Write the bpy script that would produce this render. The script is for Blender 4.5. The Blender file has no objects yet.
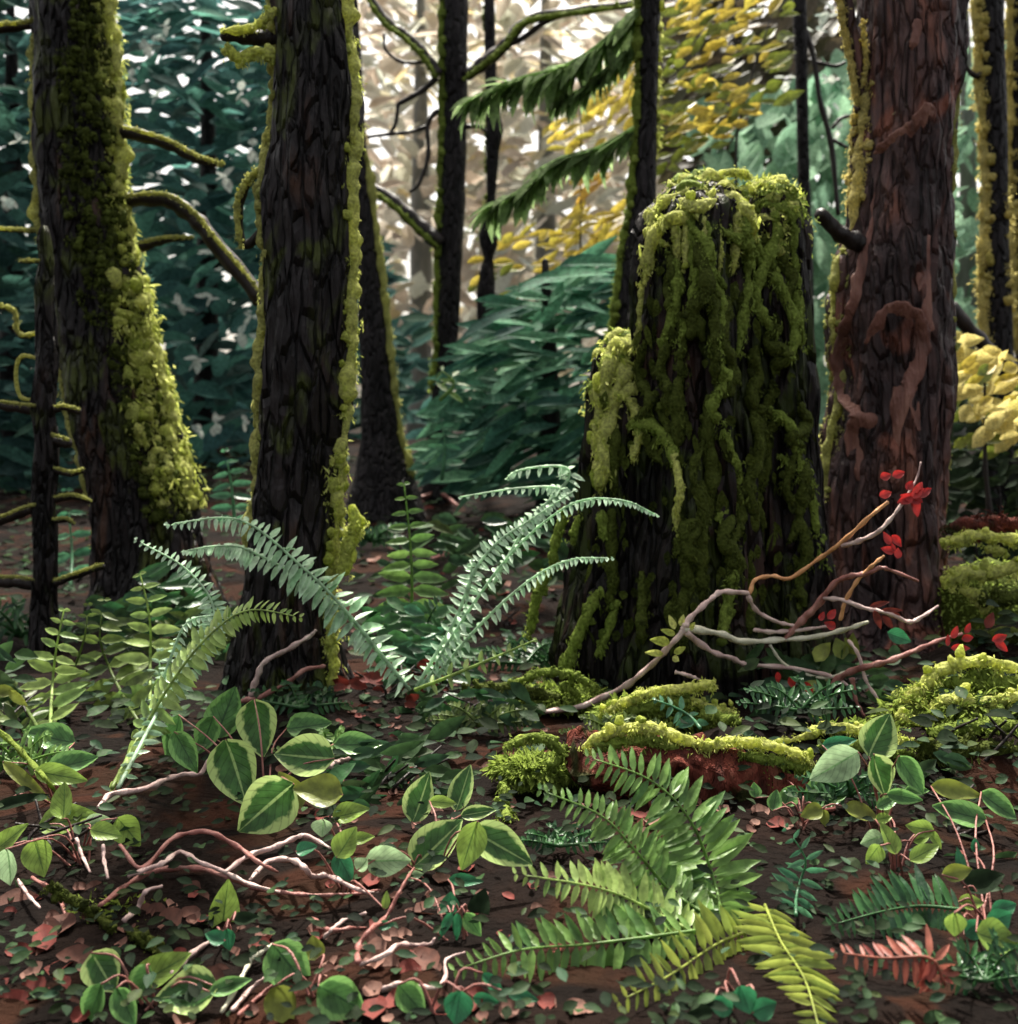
import bpy, math, random
import numpy as np
from mathutils import Vector, noise as mnoise

# ------------------------------------------------------------------ camera, sky, sun, exposure
SC = bpy.context.scene
COL = SC.collection
F, HC, CX, HY = 1100.0, 1.30, 509.0, 430.0           # focal length in pixels, eye height, centre column, horizon row
cam_d = bpy.data.cameras.new('camera'); cam = bpy.data.objects.new('camera', cam_d); COL.objects.link(cam)
cam.location = (0, 0, HC); cam.rotation_euler = (math.radians(90), 0, 0)
cam_d.sensor_width = 36; cam_d.lens = 36 * F / 1024; cam_d.shift_y = -(512 - HY) / 1024
cam_d.clip_start = 0.05; cam_d.clip_end = 600
SC.camera = cam
cam_d.dof.use_dof = True; cam_d.dof.focus_distance = 3.7; cam_d.dof.aperture_fstop = 2.4
SUN_EL = math.radians(64)
wd = bpy.data.worlds.new('World'); SC.world = wd; wd.use_nodes = True
nt = wd.node_tree; nt.nodes.clear()
out = nt.nodes.new('ShaderNodeOutputWorld'); bg = nt.nodes.new('ShaderNodeBackground')
sky = nt.nodes.new('ShaderNodeTexSky'); sky.sky_type = 'NISHITA'; sky.sun_disc = False
sky.sun_elevation = SUN_EL; sky.sun_rotation = 0; sky.dust_density = 6; sky.air_density = 1.0; sky.ozone_density = 0.6
hs = nt.nodes.new('ShaderNodeHueSaturation'); hs.inputs['Saturation'].default_value = 0.45
tint = nt.nodes.new('ShaderNodeMix'); tint.data_type = 'RGBA'; tint.blend_type = 'MULTIPLY'
tint.inputs['Factor'].default_value = 1; tint.inputs['B'].default_value = (1.0, 0.95, 0.86, 1)
nt.links.new(sky.outputs['Color'], hs.inputs['Color']); nt.links.new(hs.outputs['Color'], tint.inputs['A'])
nt.links.new(tint.outputs['Result'], bg.inputs['Color']); nt.links.new(bg.outputs['Background'], out.inputs['Surface'])
bg.inputs['Strength'].default_value = 0.14
sd = bpy.data.lights.new('sun', 'SUN'); sun = bpy.data.objects.new('sun', sd); COL.objects.link(sun)
sd.energy = 4.8; sd.angle = math.radians(2); sd.color = (1, 0.95, 0.85)
sun.rotation_euler = Vector((0.0, math.cos(SUN_EL), math.sin(SUN_EL))).to_track_quat('Z', 'Y').to_euler()
SC.view_settings.view_transform = 'Standard'; SC.view_settings.look = 'None'
SC.view_settings.gamma = 1; SC.view_settings.exposure = 1.32

# ------------------------------------------------------------------ helpers
R = random.Random(11); NR = np.random.default_rng(5)
def nrm(v):
    v = np.asarray(v, float); return v / (np.linalg.norm(v, axis=-1, keepdims=True) + 1e-9)
def W(px, py, Y): return np.array([(px - CX) * Y / F, Y, HC - (py - HY) * Y / F])
def sm(t): t = max(0.0, min(1.0, t)); return t * t * (3 - 2 * t)
def bumpz(x, y, cx, cy, rx, ry, h):
    d = ((x - cx) / rx) ** 2 + ((y - cy) / ry) ** 2
    return h * math.exp(-d * 1.6)
def gz(x, y):
    z = 1.15 * sm((y - 6.2) / 15.0)
    if y < 30:
        z += 0.10 * mnoise.noise(Vector((x * 0.5, y * 0.5, 3))) + 0.045 * mnoise.noise(Vector((x * 1.9, y * 1.9, 9)))
    z += bumpz(x, y, 1.0, 4.1, 0.5, 0.3, 0.20) + bumpz(x, y, 2.55, 5.2, 0.7, 0.8, 0.36) + bumpz(x, y, 1.75, 4.1, 0.5, 0.5, 0.16)
    return z
def gdepth(px, py, h=0.0):
    """distance at which the line of sight through a picture point is h above the ground"""
    Y = 1.6
    while Y < 60:
        p = W(px, py, Y)
        if p[2] <= gz(p[0], p[1]) + h: return Y
        Y += 0.03 + 0.004 * Y
    return 60.0
def catmull(P, n):
    P = np.asarray(P, float)
    if len(P) == 2: return P[0] + (P[1] - P[0]) * np.linspace(0, 1, n)[:, None]
    Q = np.vstack([2 * P[0] - P[1], P, 2 * P[-1] - P[-2]]); outp = []
    for s in np.linspace(0, len(P) - 1, n):
        i = min(int(s), len(P) - 2); t = s - i
        a, b, c, d = Q[i:i + 4]
        outp.append(0.5 * (2 * b + (c - a) * t + (2 * a - 5 * b + 4 * c - d) * t * t + (3 * b - a - 3 * c + d) * t ** 3))
    return np.array(outp)

ICO_V = None
def _ico():
    global ICO_V, ICO_F
    import bmesh
    bm = bmesh.new(); bmesh.ops.create_icosphere(bm, subdivisions=2, radius=1)
    ICO_V = np.array([v.co[:] for v in bm.verts]); ICO_F = np.array([[v.index for v in f.verts] for f in bm.faces]); bm.free()
_ico()
ORG = {}
class MB:
    def __init__(s): s.v = []; s.f = []; s.uv = []; s.n = 0
    def add(s, v, fs, uv=None):
        v = np.asarray(v, float).reshape(-1, 3)
        for f in fs: s.f.append(np.asarray(f, int) + s.n)
        s.v.append(v); s.uv.append(np.zeros((len(v), 2)) if uv is None else np.asarray(uv, float).reshape(-1, 2)); s.n += len(v)
        return s
    def tube(s, P, rad, n=8, flat=1.0, rough=0.0, seed=0, m=None, thin=1.0):
        P = np.asarray(P, float); m = m or max(6, len(P) * 5)
        rad = np.interp(np.linspace(0, 1, m), np.linspace(0, 1, len(rad)), rad) if np.ndim(rad) else np.full(m, rad)
        C = catmull(P, m); T = nrm(np.gradient(C, axis=0)); u = np.array([0.3, -1, 0.2]); rows = []
        ph = NR.uniform(0, 6.28, 4)
        for i in range(m):
            u = nrm(u - T[i] * np.dot(u, T[i])); w = np.cross(T[i], u)
            a = np.arange(n) * 2 * math.pi / n
            rr = rad[i] * (1 + rough * (0.6 * np.sin(a * 2 + i * .9 + ph[0]) + 0.5 * np.sin(a * 3 - i * .57 + ph[1]) + math.sin(i * 1.3 + ph[2]) * .6))
            rows.append(C[i] + (np.cos(a) * rr)[:, None] * w * flat + (np.sin(a) * rr * thin)[:, None] * u)
        v = np.vstack(rows + [C[:1] - T[:1] * rad[0] * .3, C[-1:] + T[-1:] * rad[-1] * .6])
        i, j = np.meshgrid(np.arange(m - 1), np.arange(n), indexing='ij'); i = i.ravel(); j = j.ravel(); k = (j + 1) % n
        q = np.stack([i * n + j, i * n + k, (i + 1) * n + k, (i + 1) * n + j], 1)
        a = np.arange(n); b = (a + 1) % n
        t1 = np.stack([b, a, np.full(n, m * n)], 1); t2 = np.stack([(m - 1) * n + a, (m - 1) * n + b, np.full(n, m * n + 1)], 1)
        return s.add(v, [q, t1, t2])
    def blob(s, c, r, seed=None, rot=0, lump=0.25):
        ph = NR.uniform(0, 6.28, 3); d = ICO_V
        k = 1 + lump * (np.sin(d[:, 0] * 3.1 + ph[0]) * np.sin(d[:, 1] * 2.7 + ph[1]) + 0.6 * np.sin(d[:, 2] * 4.3 + ph[2]))
        v = d * k[:, None] * np.asarray(r)
        ca, sa = math.cos(rot), math.sin(rot)
        v = np.stack([v[:, 0] * ca - v[:, 2] * sa, v[:, 1], v[:, 0] * sa + v[:, 2] * ca], 1)
        return s.add(v + np.asarray(c), [ICO_F])
    def dabs(s, C, A, N, L, Wd, cup=0.15, bend=0.15, n=4, tip=0.75, wav=0.0, wide=0.42):
        """many leaf-shaped patches at once: base C, axis A, normal N, length, width"""
        C = np.atleast_2d(np.asarray(C, float)); k = len(C)
        A = nrm(np.broadcast_to(np.asarray(A, float), (k, 3))); N = np.broadcast_to(np.asarray(N, float), (k, 3))
        N = nrm(N - A * (A * N).sum(1, keepdims=True)); B = np.cross(A, N)
        L = np.broadcast_to(np.asarray(L, float), (k,)); Wd = np.broadcast_to(np.asarray(Wd, float), (k,))
        t = np.linspace(0, 1, n + 1); e = math.log(.5) / math.log(wide)
        prof = np.sin(math.pi * np.clip(t, 0, 1) ** e) ** tip
        prof[0] = 0.10; prof[-1] = 0.06
        V = np.zeros((k, n + 1, 3, 3)); UV = np.zeros((k, n + 1, 3, 2))
        bs = bend * (0.6 + 0.8 * NR.random(k)); wv = NR.uniform(0, 6.28, k)
        for i, ti in enumerate(t):
            mid = C + A * (L * ti)[:, None] - N * (L * bs * ti * ti)[:, None]
            w = Wd * .5 * prof[i]
            ww = wav * Wd * np.sin(ti * 9 + wv)
            V[:, i, 1] = mid - N * (w * cup * 1.3)[:, None]
            V[:, i, 0] = mid - B * w[:, None] + N * (w * cup + ww)[:, None]
            V[:, i, 2] = mid + B * w[:, None] + N * (w * cup - ww)[:, None]
            UV[:, i, 0] = (ti, 0); UV[:, i, 1] = (ti, .5); UV[:, i, 2] = (ti, 1)
        base = np.arange(k) * (n + 1) * 3; q = []
        for i in range(n):
            for j in (0, 1):
                o = i * 3 + j; q.append(np.stack([base + o, base + o + 1, base + o + 4, base + o + 3], 1))
        return s.add(V.reshape(-1, 3), [np.vstack(q)], UV.reshape(-1, 2))
    def build(s, name, mat, parent=None, origin=None, smooth=True):
        V = np.vstack(s.v); UV = np.vstack(s.uv)
        o0 = ORG[parent.name] if parent else np.asarray(V.mean(0) if origin is None else origin, float)
        me = bpy.data.meshes.new(name); V = V - o0
        loops = np.concatenate([f.ravel() for f in s.f]); tot = np.concatenate([np.full(len(f), f.shape[1]) for f in s.f])
        start = np.concatenate([[0], np.cumsum(tot)[:-1]])
        me.vertices.add(len(V)); me.vertices.foreach_set('co', V.ravel())
        me.loops.add(len(loops)); me.loops.foreach_set('vertex_index', loops)
        me.polygons.add(len(tot)); me.polygons.foreach_set('loop_start', start); me.polygons.foreach_set('loop_total', tot)
        uv = me.uv_layers.new(name='UVMap'); uv.data.foreach_set('uv', UV[loops].ravel())
        me.polygons.foreach_set('use_smooth', np.full(len(tot), smooth)); me.update(); me.validate()
        me.materials.append(mat)
        ob = bpy.data.objects.new(name, me); COL.objects.link(ob)
        if parent: ob.parent = parent
        else: ob.location = o0
        ORG[ob.name] = o0
        return ob
def tag(o, label=None, cat=None, group=None, kind=None):
    if label: o['label'] = label
    if cat: o['category'] = cat
    if group: o['group'] = group
    if kind: o['kind'] = kind
    return o
def thing(name, loc, label, cat, group=None):
    o = bpy.data.objects.new(name, None); COL.objects.link(o); o.location = loc; o.empty_display_size = .1
    ORG[o.name] = np.asarray(loc, float); return tag(o, label, cat, group)

# ------------------------------------------------------------------ materials
def lin(c, g=1.0):
    c = [x / 255 for x in c]; return tuple(g * (x / 12.92 if x <= .04045 else ((x + .055) / 1.055) ** 2.4) for x in c) + (1,)
def new_mat(name):
    m = bpy.data.materials.new(name); m.use_nodes = True; t = m.node_tree
    p = t.nodes['Principled BSDF']; return m, t, p, t.nodes['Material Output']
def ramp(t, cols, g=1.0, const=False):
    r = t.nodes.new('ShaderNodeValToRGB'); e = r.color_ramp.elements
    if const: r.color_ramp.interpolation = 'CONSTANT'
    n = len(cols)
    while len(e) < n: e.new(0.5)
    for i, c in enumerate(cols): e[i].position = (i / n if const else i / max(1, n - 1)); e[i].color = lin(c, g)
    return r
def mult(t, a, b, fac=1.0, mode='MULTIPLY'):
    m = t.nodes.new('ShaderNodeMix'); m.data_type = 'RGBA'; m.blend_type = mode; m.inputs['Factor'].default_value = fac
    t.links.new(a, m.inputs['A']); t.links.new(b, m.inputs['B']); return m.outputs['Result']
def leafmat(name, cols, trans=0.45, rough=0.45, g=1.0, margin=None, vein=None, bump=0.25, spec=.35, nscale=26):
    m, t, p, o = new_mat(name); L = t.links.new
    geo = t.nodes.new('ShaderNodeNewGeometry'); r = ramp(t, cols, g); L(geo.outputs['Random Per Island'], r.inputs['Fac'])
    tc = t.nodes.new('ShaderNodeTexCoord'); nz = t.nodes.new('ShaderNodeTexNoise'); nz.inputs['Scale'].default_value = nscale; nz.inputs['Detail'].default_value = 3
    L(tc.outputs['Object'], nz.inputs['Vector'])
    vr = ramp(t, [(150, 150, 150), (255, 255, 255)]); vr.color_ramp.elements[0].position = .3; vr.color_ramp.elements[1].position = .65
    L(nz.outputs['Fac'], vr.inputs['Fac'])
    col = mult(t, r.outputs['Color'], vr.outputs['Color'], .8)
    if margin or vein:
        sx = t.nodes.new('ShaderNodeSeparateXYZ'); L(tc.outputs['UV'], sx.inputs[0])
        ab = t.nodes.new('ShaderNodeMath'); ab.operation = 'SUBTRACT'; L(sx.outputs['Y'], ab.inputs[0]); ab.inputs[1].default_value = .5
        a2 = t.nodes.new('ShaderNodeMath'); a2.operation = 'ABSOLUTE'; L(ab.outputs[0], a2.inputs[0])
        n2 = t.nodes.new('ShaderNodeMath'); n2.operation = 'MULTIPLY_ADD'; L(nz.outputs['Fac'], n2.inputs[0]); n2.inputs[1].default_value = .34; L(a2.outputs[0], n2.inputs[2])
        for c, lo, hi in ((margin, .48, .54), (vein, .31, .25)):
            if not c: continue
            mr = t.nodes.new('ShaderNodeMapRange'); mr.inputs['From Min'].default_value = lo; mr.inputs['From Max'].default_value = hi
            L((n2 if c is margin else a2).outputs[0], mr.inputs['Value'])
            if c is vein: mr.inputs['From Min'].default_value = .035; mr.inputs['From Max'].default_value = .02
            mm = t.nodes.new('ShaderNodeMix'); mm.data_type = 'RGBA'; L(mr.outputs['Result'], mm.inputs['Factor']); L(col, mm.inputs['A']); mm.inputs['B'].default_value = lin(c, g)
            col = mm.outputs['Result']
    hgt = nz.outputs['Fac']
    if vein:
        ph = t.nodes.new('ShaderNodeMath'); ph.operation = 'MULTIPLY_ADD'; L(a2.outputs[0], ph.inputs[0]); ph.inputs[1].default_value = -.75; L(sx.outputs['X'], ph.inputs[2])
        sn = t.nodes.new('ShaderNodeMath'); sn.operation = 'MULTIPLY'; L(ph.outputs[0], sn.inputs[0]); sn.inputs[1].default_value = 44
        s2 = t.nodes.new('ShaderNodeMath'); s2.operation = 'SINE'; L(sn.outputs[0], s2.inputs[0])
        m4 = t.nodes.new('ShaderNodeMapRange'); m4.inputs['From Min'].default_value = .75; L(s2.outputs[0], m4.inputs['Value'])
        m4.inputs['To Min'].default_value = 1.0; m4.inputs['To Max'].default_value = .72
        cb = t.nodes.new('ShaderNodeCombineColor'); [L(m4.outputs[0], cb.inputs[q]) for q in range(3)]
        col = mult(t, col, cb.outputs[0]); ad = t.nodes.new('ShaderNodeMath'); ad.operation = 'ADD'; L(hgt, ad.inputs[0]); L(m4.outputs[0], ad.inputs[1]); hgt = ad.outputs[0]
    L(col, p.inputs['Base Color']); p.inputs['Roughness'].default_value = rough; p.inputs['Specular IOR Level'].default_value = spec
    bp = t.nodes.new('ShaderNodeBump'); bp.inputs['Strength'].default_value = bump; bp.inputs['Distance'].default_value = .02
    L(hgt, bp.inputs['Height']); L(bp.outputs['Normal'], p.inputs['Normal'])
    tr = t.nodes.new('ShaderNodeBsdfTranslucent'); L(col, tr.inputs['Color']); ms = t.nodes.new('ShaderNodeMixShader'); ms.inputs[0].default_value = trans
    L(p.outputs[0], ms.inputs[1]); L(tr.outputs[0], ms.inputs[2]); L(ms.outputs[0], o.inputs['Surface'])
    return m
def barkmat(name, cols, g=1.0, scale=5.0, stretch=.28, rough=.5, bump=.6, patch=None, pscale=2.2, plo=.55, spec=.3, crack=0):
    m, t, p, o = new_mat(name); L = t.links.new
    tc = t.nodes.new('ShaderNodeTexCoord')
    def noise(sc, st, det=4, dist=0.6):
        mp = t.nodes.new('ShaderNodeMapping'); mp.inputs['Scale'].default_value = (sc, sc, sc * st); L(tc.outputs['Object'], mp.inputs['Vector'])
        n = t.nodes.new('ShaderNodeTexNoise'); n.inputs['Scale'].default_value = 1; n.inputs['Detail'].default_value = det; n.inputs['Distortion'].default_value = dist
        L(mp.outputs[0], n.inputs['Vector']); return n
    n1 = noise(scale, stretch); r = ramp(t, cols, g)
    mr = t.nodes.new('ShaderNodeMapRange'); mr.inputs['From Min'].default_value = .3; mr.inputs['From Max'].default_value = .7
    L(n1.outputs['Fac'], mr.inputs['Value']); L(mr.outputs['Result'], r.inputs['Fac'])
    col = r.outputs['Color']
    if patch:
        n3 = noise(pscale, .5, 3, 1.0); m3 = t.nodes.new('ShaderNodeMapRange'); m3.inputs['From Min'].default_value = plo; m3.inputs['From Max'].default_value = plo + .06
        L(n3.outputs['Fac'], m3.inputs['Value']); mm = t.nodes.new('ShaderNodeMix'); mm.data_type = 'RGBA'
        L(m3.outputs['Result'], mm.inputs['Factor']); L(col, mm.inputs['A'])
        r3 = ramp(t, patch, g); L(n1.outputs['Fac'], r3.inputs['Fac']); L(r3.outputs['Color'], mm.inputs['B']); col = mm.outputs['Result']
    if crack:
        mp = t.nodes.new('ShaderNodeMapping'); mp.inputs['Scale'].default_value = (crack, crack, crack * .2); wq = t.nodes.new('ShaderNodeMix'); wq.data_type = 'RGBA'; wq.blend_type = 'LINEAR_LIGHT'; wq.inputs['Factor'].default_value = .06
        L(tc.outputs['Object'], wq.inputs['A']); L(n1.outputs['Color'], wq.inputs['B']); L(wq.outputs['Result'], mp.inputs['Vector'])
        vo = t.nodes.new('ShaderNodeTexVoronoi'); vo.feature = 'DISTANCE_TO_EDGE'; vo.inputs['Scale'].default_value = 1; L(mp.outputs[0], vo.inputs['Vector'])
        vm = t.nodes.new('ShaderNodeMapRange'); vm.inputs['From Max'].default_value = .16; vm.inputs['To Min'].default_value = .3 if crack != 15 else .5; L(vo.outputs['Distance'], vm.inputs['Value'])
        cb = t.nodes.new('ShaderNodeCombineColor'); [L(vm.outputs[0], cb.inputs[q]) for q in range(3)]; col = mult(t, col, cb.outputs[0])
    L(col, p.inputs['Base Color']); p.inputs['Roughness'].default_value = rough; p.inputs['Specular IOR Level'].default_value = spec
    n2 = noise(scale * 9, .10, 3, .3); b1 = t.nodes.new('ShaderNodeBump'); b1.inputs['Strength'].default_value = bump; b1.inputs['Distance'].default_value = .03
    L(n2.outputs['Fac'], b1.inputs['Height'])
    b2 = t.nodes.new('ShaderNodeBump'); b2.inputs['Strength'].default_value = bump; b2.inputs['Distance'].default_value = .06
    L(n1.outputs['Fac'], b2.inputs['Height']); L(b1.outputs['Normal'], b2.inputs['Normal']); nn = b2
    if crack:
        nn = t.nodes.new('ShaderNodeBump'); nn.inputs['Strength'].default_value = 1; nn.inputs['Distance'].default_value = .05; L(vm.outputs[0], nn.inputs['Height']); L(b2.outputs['Normal'], nn.inputs['Normal'])
    L(nn.outputs['Normal'], p.inputs['Normal'])
    return m
BARK = barkmat('dark_bark', [(24, 20, 20), (34, 29, 29), (46, 40, 41), (78, 54, 42)], .68, crack=17, spec=.16, bump=.9, patch=[(50, 58, 22), (86, 94, 38)], plo=.55, pscale=3.2)
BARK_RED = barkmat('reddish_bark', [(38, 30, 31), (56, 43, 43), (82, 60, 57), (124, 80, 66)], 1.0, crack=15, spec=.16, bump=.9, patch=[(96, 56, 46), (132, 82, 66)], plo=.57)
BARK_FAR = barkmat('thin_bark', [(26, 23, 25), (38, 33, 35), (52, 46, 48)], .6, crack=20, spec=.16, bump=.9, scale=7)
BARK_PALE = barkmat('haze_tint_bark', [(96, 98, 92), (120, 118, 110)], 1.0)  # far trunks: distance haze put into the pale bark colour
RIDGE = barkmat('rusty_ridge', [(84, 54, 46), (116, 76, 65), (142, 102, 88)], .95, scale=9)
RIDGE_PALE = barkmat('pale_ridge', [(128, 112, 90), (168, 150, 112)], 1.0, scale=9)
STUMP = barkmat('rotten_stump', [(22, 19, 19), (34, 29, 28), (62, 42, 35)], .65, crack=14, spec=.12, bump=.9, scale=4, patch=[(36, 44, 18), (60, 70, 30)], pscale=3.2, plo=.50)
TWIG = barkmat('grey_pink_twig', [(150, 122, 118), (186, 160, 154), (206, 186, 176)], .85, scale=12, bump=.3)
TWIG_R = barkmat('red_twig', [(112, 66, 58), (150, 96, 88), (180, 132, 122)], .7, scale=12, bump=.3)
TWIG_T = barkmat('tan_twig', [(176, 122, 78), (206, 156, 112)], .95, scale=12, bump=.3)
TWIG_D = barkmat('dark_twig', [(34, 28, 26), (54, 42, 38)], .5, scale=9, bump=.3)
TWIG_P = barkmat('pale_twig', [(190, 186, 160), (206, 204, 184)], .9, scale=12, bump=.3)
MOSS_B = leafmat('bright_moss', [(194, 208, 96), (220, 228, 122), (234, 238, 146), (182, 198, 92)], .58, .7, 1.0, bump=.9, spec=.08, nscale=70)  # real yellow-green moss, colour raised to stand for light the sun misses
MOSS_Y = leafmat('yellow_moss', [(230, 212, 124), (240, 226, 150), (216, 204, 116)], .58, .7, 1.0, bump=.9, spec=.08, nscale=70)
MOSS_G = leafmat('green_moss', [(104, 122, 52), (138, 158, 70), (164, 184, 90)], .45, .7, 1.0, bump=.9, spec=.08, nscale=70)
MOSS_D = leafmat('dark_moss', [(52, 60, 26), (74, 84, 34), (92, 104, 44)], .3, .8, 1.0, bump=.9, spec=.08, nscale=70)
MOSS_R = leafmat('rim_light_moss', [(190, 194, 110), (214, 214, 134), (176, 184, 100)], .58, .7, 1.0, bump=.9, spec=.08, nscale=70)  # moss along trunk edges, with the backlit rim painted into its pale colour
F_SHEEN = leafmat('sheen_fern', [(186, 222, 184), (206, 234, 202), (160, 206, 158)], .45, .35, 1.0)  # sky sheen on the fronds painted into the leaf colour
F_GREEN = leafmat('green_fern', [(96, 136, 66), (128, 166, 84), (80, 122, 62)], .45, .4, 1.0)
F_LIGHT = leafmat('light_fern', [(150, 178, 90), (176, 200, 116), (128, 164, 84)], .45, .4, 1.0)
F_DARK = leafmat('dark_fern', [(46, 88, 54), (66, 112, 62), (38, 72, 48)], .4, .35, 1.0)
F_YEL = leafmat('yellow_fern', [(142, 160, 68), (172, 184, 88), (126, 150, 70)], .45, .4, 1.0)
F_TEAL = leafmat('teal_fern', [(60, 110, 80), (96, 150, 110), (70, 128, 92)], .45, .35, 1.0)
F_RED = leafmat('rust_fern', [(150, 70, 58), (186, 120, 100), (140, 58, 52)], .4, .5, 1.0)
F_OLIVE = leafmat('olive_fern', [(88, 104, 48), (110, 132, 62), (72, 92, 48)], .4, .45, 1.0)
S_EDGE = leafmat('pale_edged_leaf', [(62, 104, 50), (76, 120, 58)], .4, .3, 1.0, margin=(172, 196, 120), vein=(150, 180, 110))  # leaf colour turns paler towards the margin
S_LIT = leafmat('light_leaf', [(132, 166, 70), (156, 186, 88)], .45, .35, 1.0, vein=(86, 116, 52))
S_MID = leafmat('green_leaf', [(70, 118, 62), (96, 142, 78)], .4, .3, 1.0, margin=(120, 166, 92), vein=(50, 84, 46))
S_PAL = leafmat('mint_leaf', [(160, 196, 140), (178, 208, 160)], .45, .35, 1.0, vein=(110, 150, 96))
S_TEA = leafmat('teal_leaf', [(44, 116, 76), (66, 140, 94)], .4, .3, 1.0, vein=(36, 84, 58))
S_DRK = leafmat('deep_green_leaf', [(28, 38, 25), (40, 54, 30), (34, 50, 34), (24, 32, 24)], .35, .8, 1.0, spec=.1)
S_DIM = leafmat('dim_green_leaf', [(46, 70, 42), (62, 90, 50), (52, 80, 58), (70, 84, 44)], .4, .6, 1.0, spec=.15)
S_OLV = leafmat('olive_leaf', [(108, 122, 48), (138, 148, 64)], .4, .4, 1.0)
L_YEL = leafmat('yellow_leaf', [(196, 176, 66), (214, 192, 88), (186, 178, 74)], .5, .5, 1.0)
L_ORA = leafmat('orange_leaf', [(206, 160, 62), (214, 176, 80)], .5, .5, 1.0)
L_RED = leafmat('red_leaf', [(170, 40, 40), (190, 56, 52)], .4, .4, 1.0)
L_DEAD = [leafmat('dead_leaf_brown', [(120, 76, 62), (146, 96, 80)], .2, .8, .5), leafmat('dead_leaf_pink', [(170, 120, 104), (186, 138, 120)], .2, .8, .5),
          leafmat('dead_leaf_rust', [(126, 52, 44), (150, 66, 54)], .2, .8, .6)]
C_TEAL = leafmat('teal_foliage', [(62, 98, 98), (80, 122, 120), (98, 150, 138), (58, 92, 92), (110, 170, 148), (60, 98, 94), (110, 130, 122)], .62, .8, 1.0, spec=.1)
C_DTEAL = leafmat('dark_teal_foliage', [(46, 72, 70), (58, 90, 86), (74, 116, 106), (50, 80, 62)], .58, .8, 1.0, spec=.1)
C_GAP = leafmat('sky_gap_dab', [(200, 210, 200), (220, 224, 212), (176, 194, 186)], .6, .8, 1.1, spec=.1)  # sky showing through foliage, painted as pale dabs
C_PINK = leafmat('haze_pink_foliage', [(216, 208, 192), (222, 202, 182), (204, 208, 192), (194, 180, 166), (236, 230, 214), (206, 212, 198), (220, 200, 150)], .68, .8, 1.1, spec=.1)  # haze over the far trees put into these pale colours
C_MINT = leafmat('haze_mint_foliage', [(150, 190, 156), (170, 206, 174), (126, 168, 140)], .65, .8, 1.0, spec=.1)  # soft green haze put into the foliage colour
C_HEM = leafmat('hemlock_needles', [(120, 146, 94), (142, 170, 114), (164, 190, 132)], .75, .8, 1.0, spec=.1)
C_FIR = leafmat('fir_needles', [(44, 80, 72), (66, 116, 92), (100, 158, 120), (50, 92, 80), (124, 180, 136)], .5, .7, 1.0, spec=.15)
C_BROWN = leafmat('brown_green_foliage', [(78, 70, 54), (90, 92, 62), (104, 88, 68)], .45, .5, 1.0)
SOIL = barkmat('forest_soil', [(14, 10, 8), (22, 15, 12), (34, 22, 17)], .6, spec=.04, scale=3.5, stretch=1, rough=.85, bump=.8, patch=[(20, 23, 12), (66, 34, 25)], pscale=1.6, plo=.54)
ROTRED = barkmat('red_rotten_wood', [(44, 26, 22), (84, 42, 34), (122, 62, 50), (140, 88, 70)], .7, scale=9, stretch=.7, rough=.8, bump=1.0, spec=.1, patch=[(40, 44, 22), (64, 66, 32)], pscale=5, plo=.56)

# ------------------------------------------------------------------ ground
def build_ground():
    xs = np.concatenate([np.linspace(-120, -8, 12), np.linspace(-7, 7, 140), np.linspace(8, 120, 12)])
    ys = np.concatenate([np.linspace(-30, 0.5, 8), np.linspace(1, 14, 130), np.linspace(15, 40, 30), np.linspace(45, 160, 10)])
    V = np.array([[x, y, gz(x, y) + (0.02 * mnoise.noise(Vector((x * 6, y * 6, 1))) if 1 < y < 14 else 0)] for y in ys for x in xs])
    nx = len(xs); i, j = np.meshgrid(np.arange(len(ys) - 1), np.arange(nx - 1), indexing='ij'); i = i.ravel(); j = j.ravel()
    q = np.stack([i * nx + j, i * nx + j + 1, (i + 1) * nx + j + 1, (i + 1) * nx + j], 1)
    tag(MB().add(V, [q]).build('ground', SOIL, origin=(0, 0, 0)), kind='structure')
build_ground()

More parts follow.
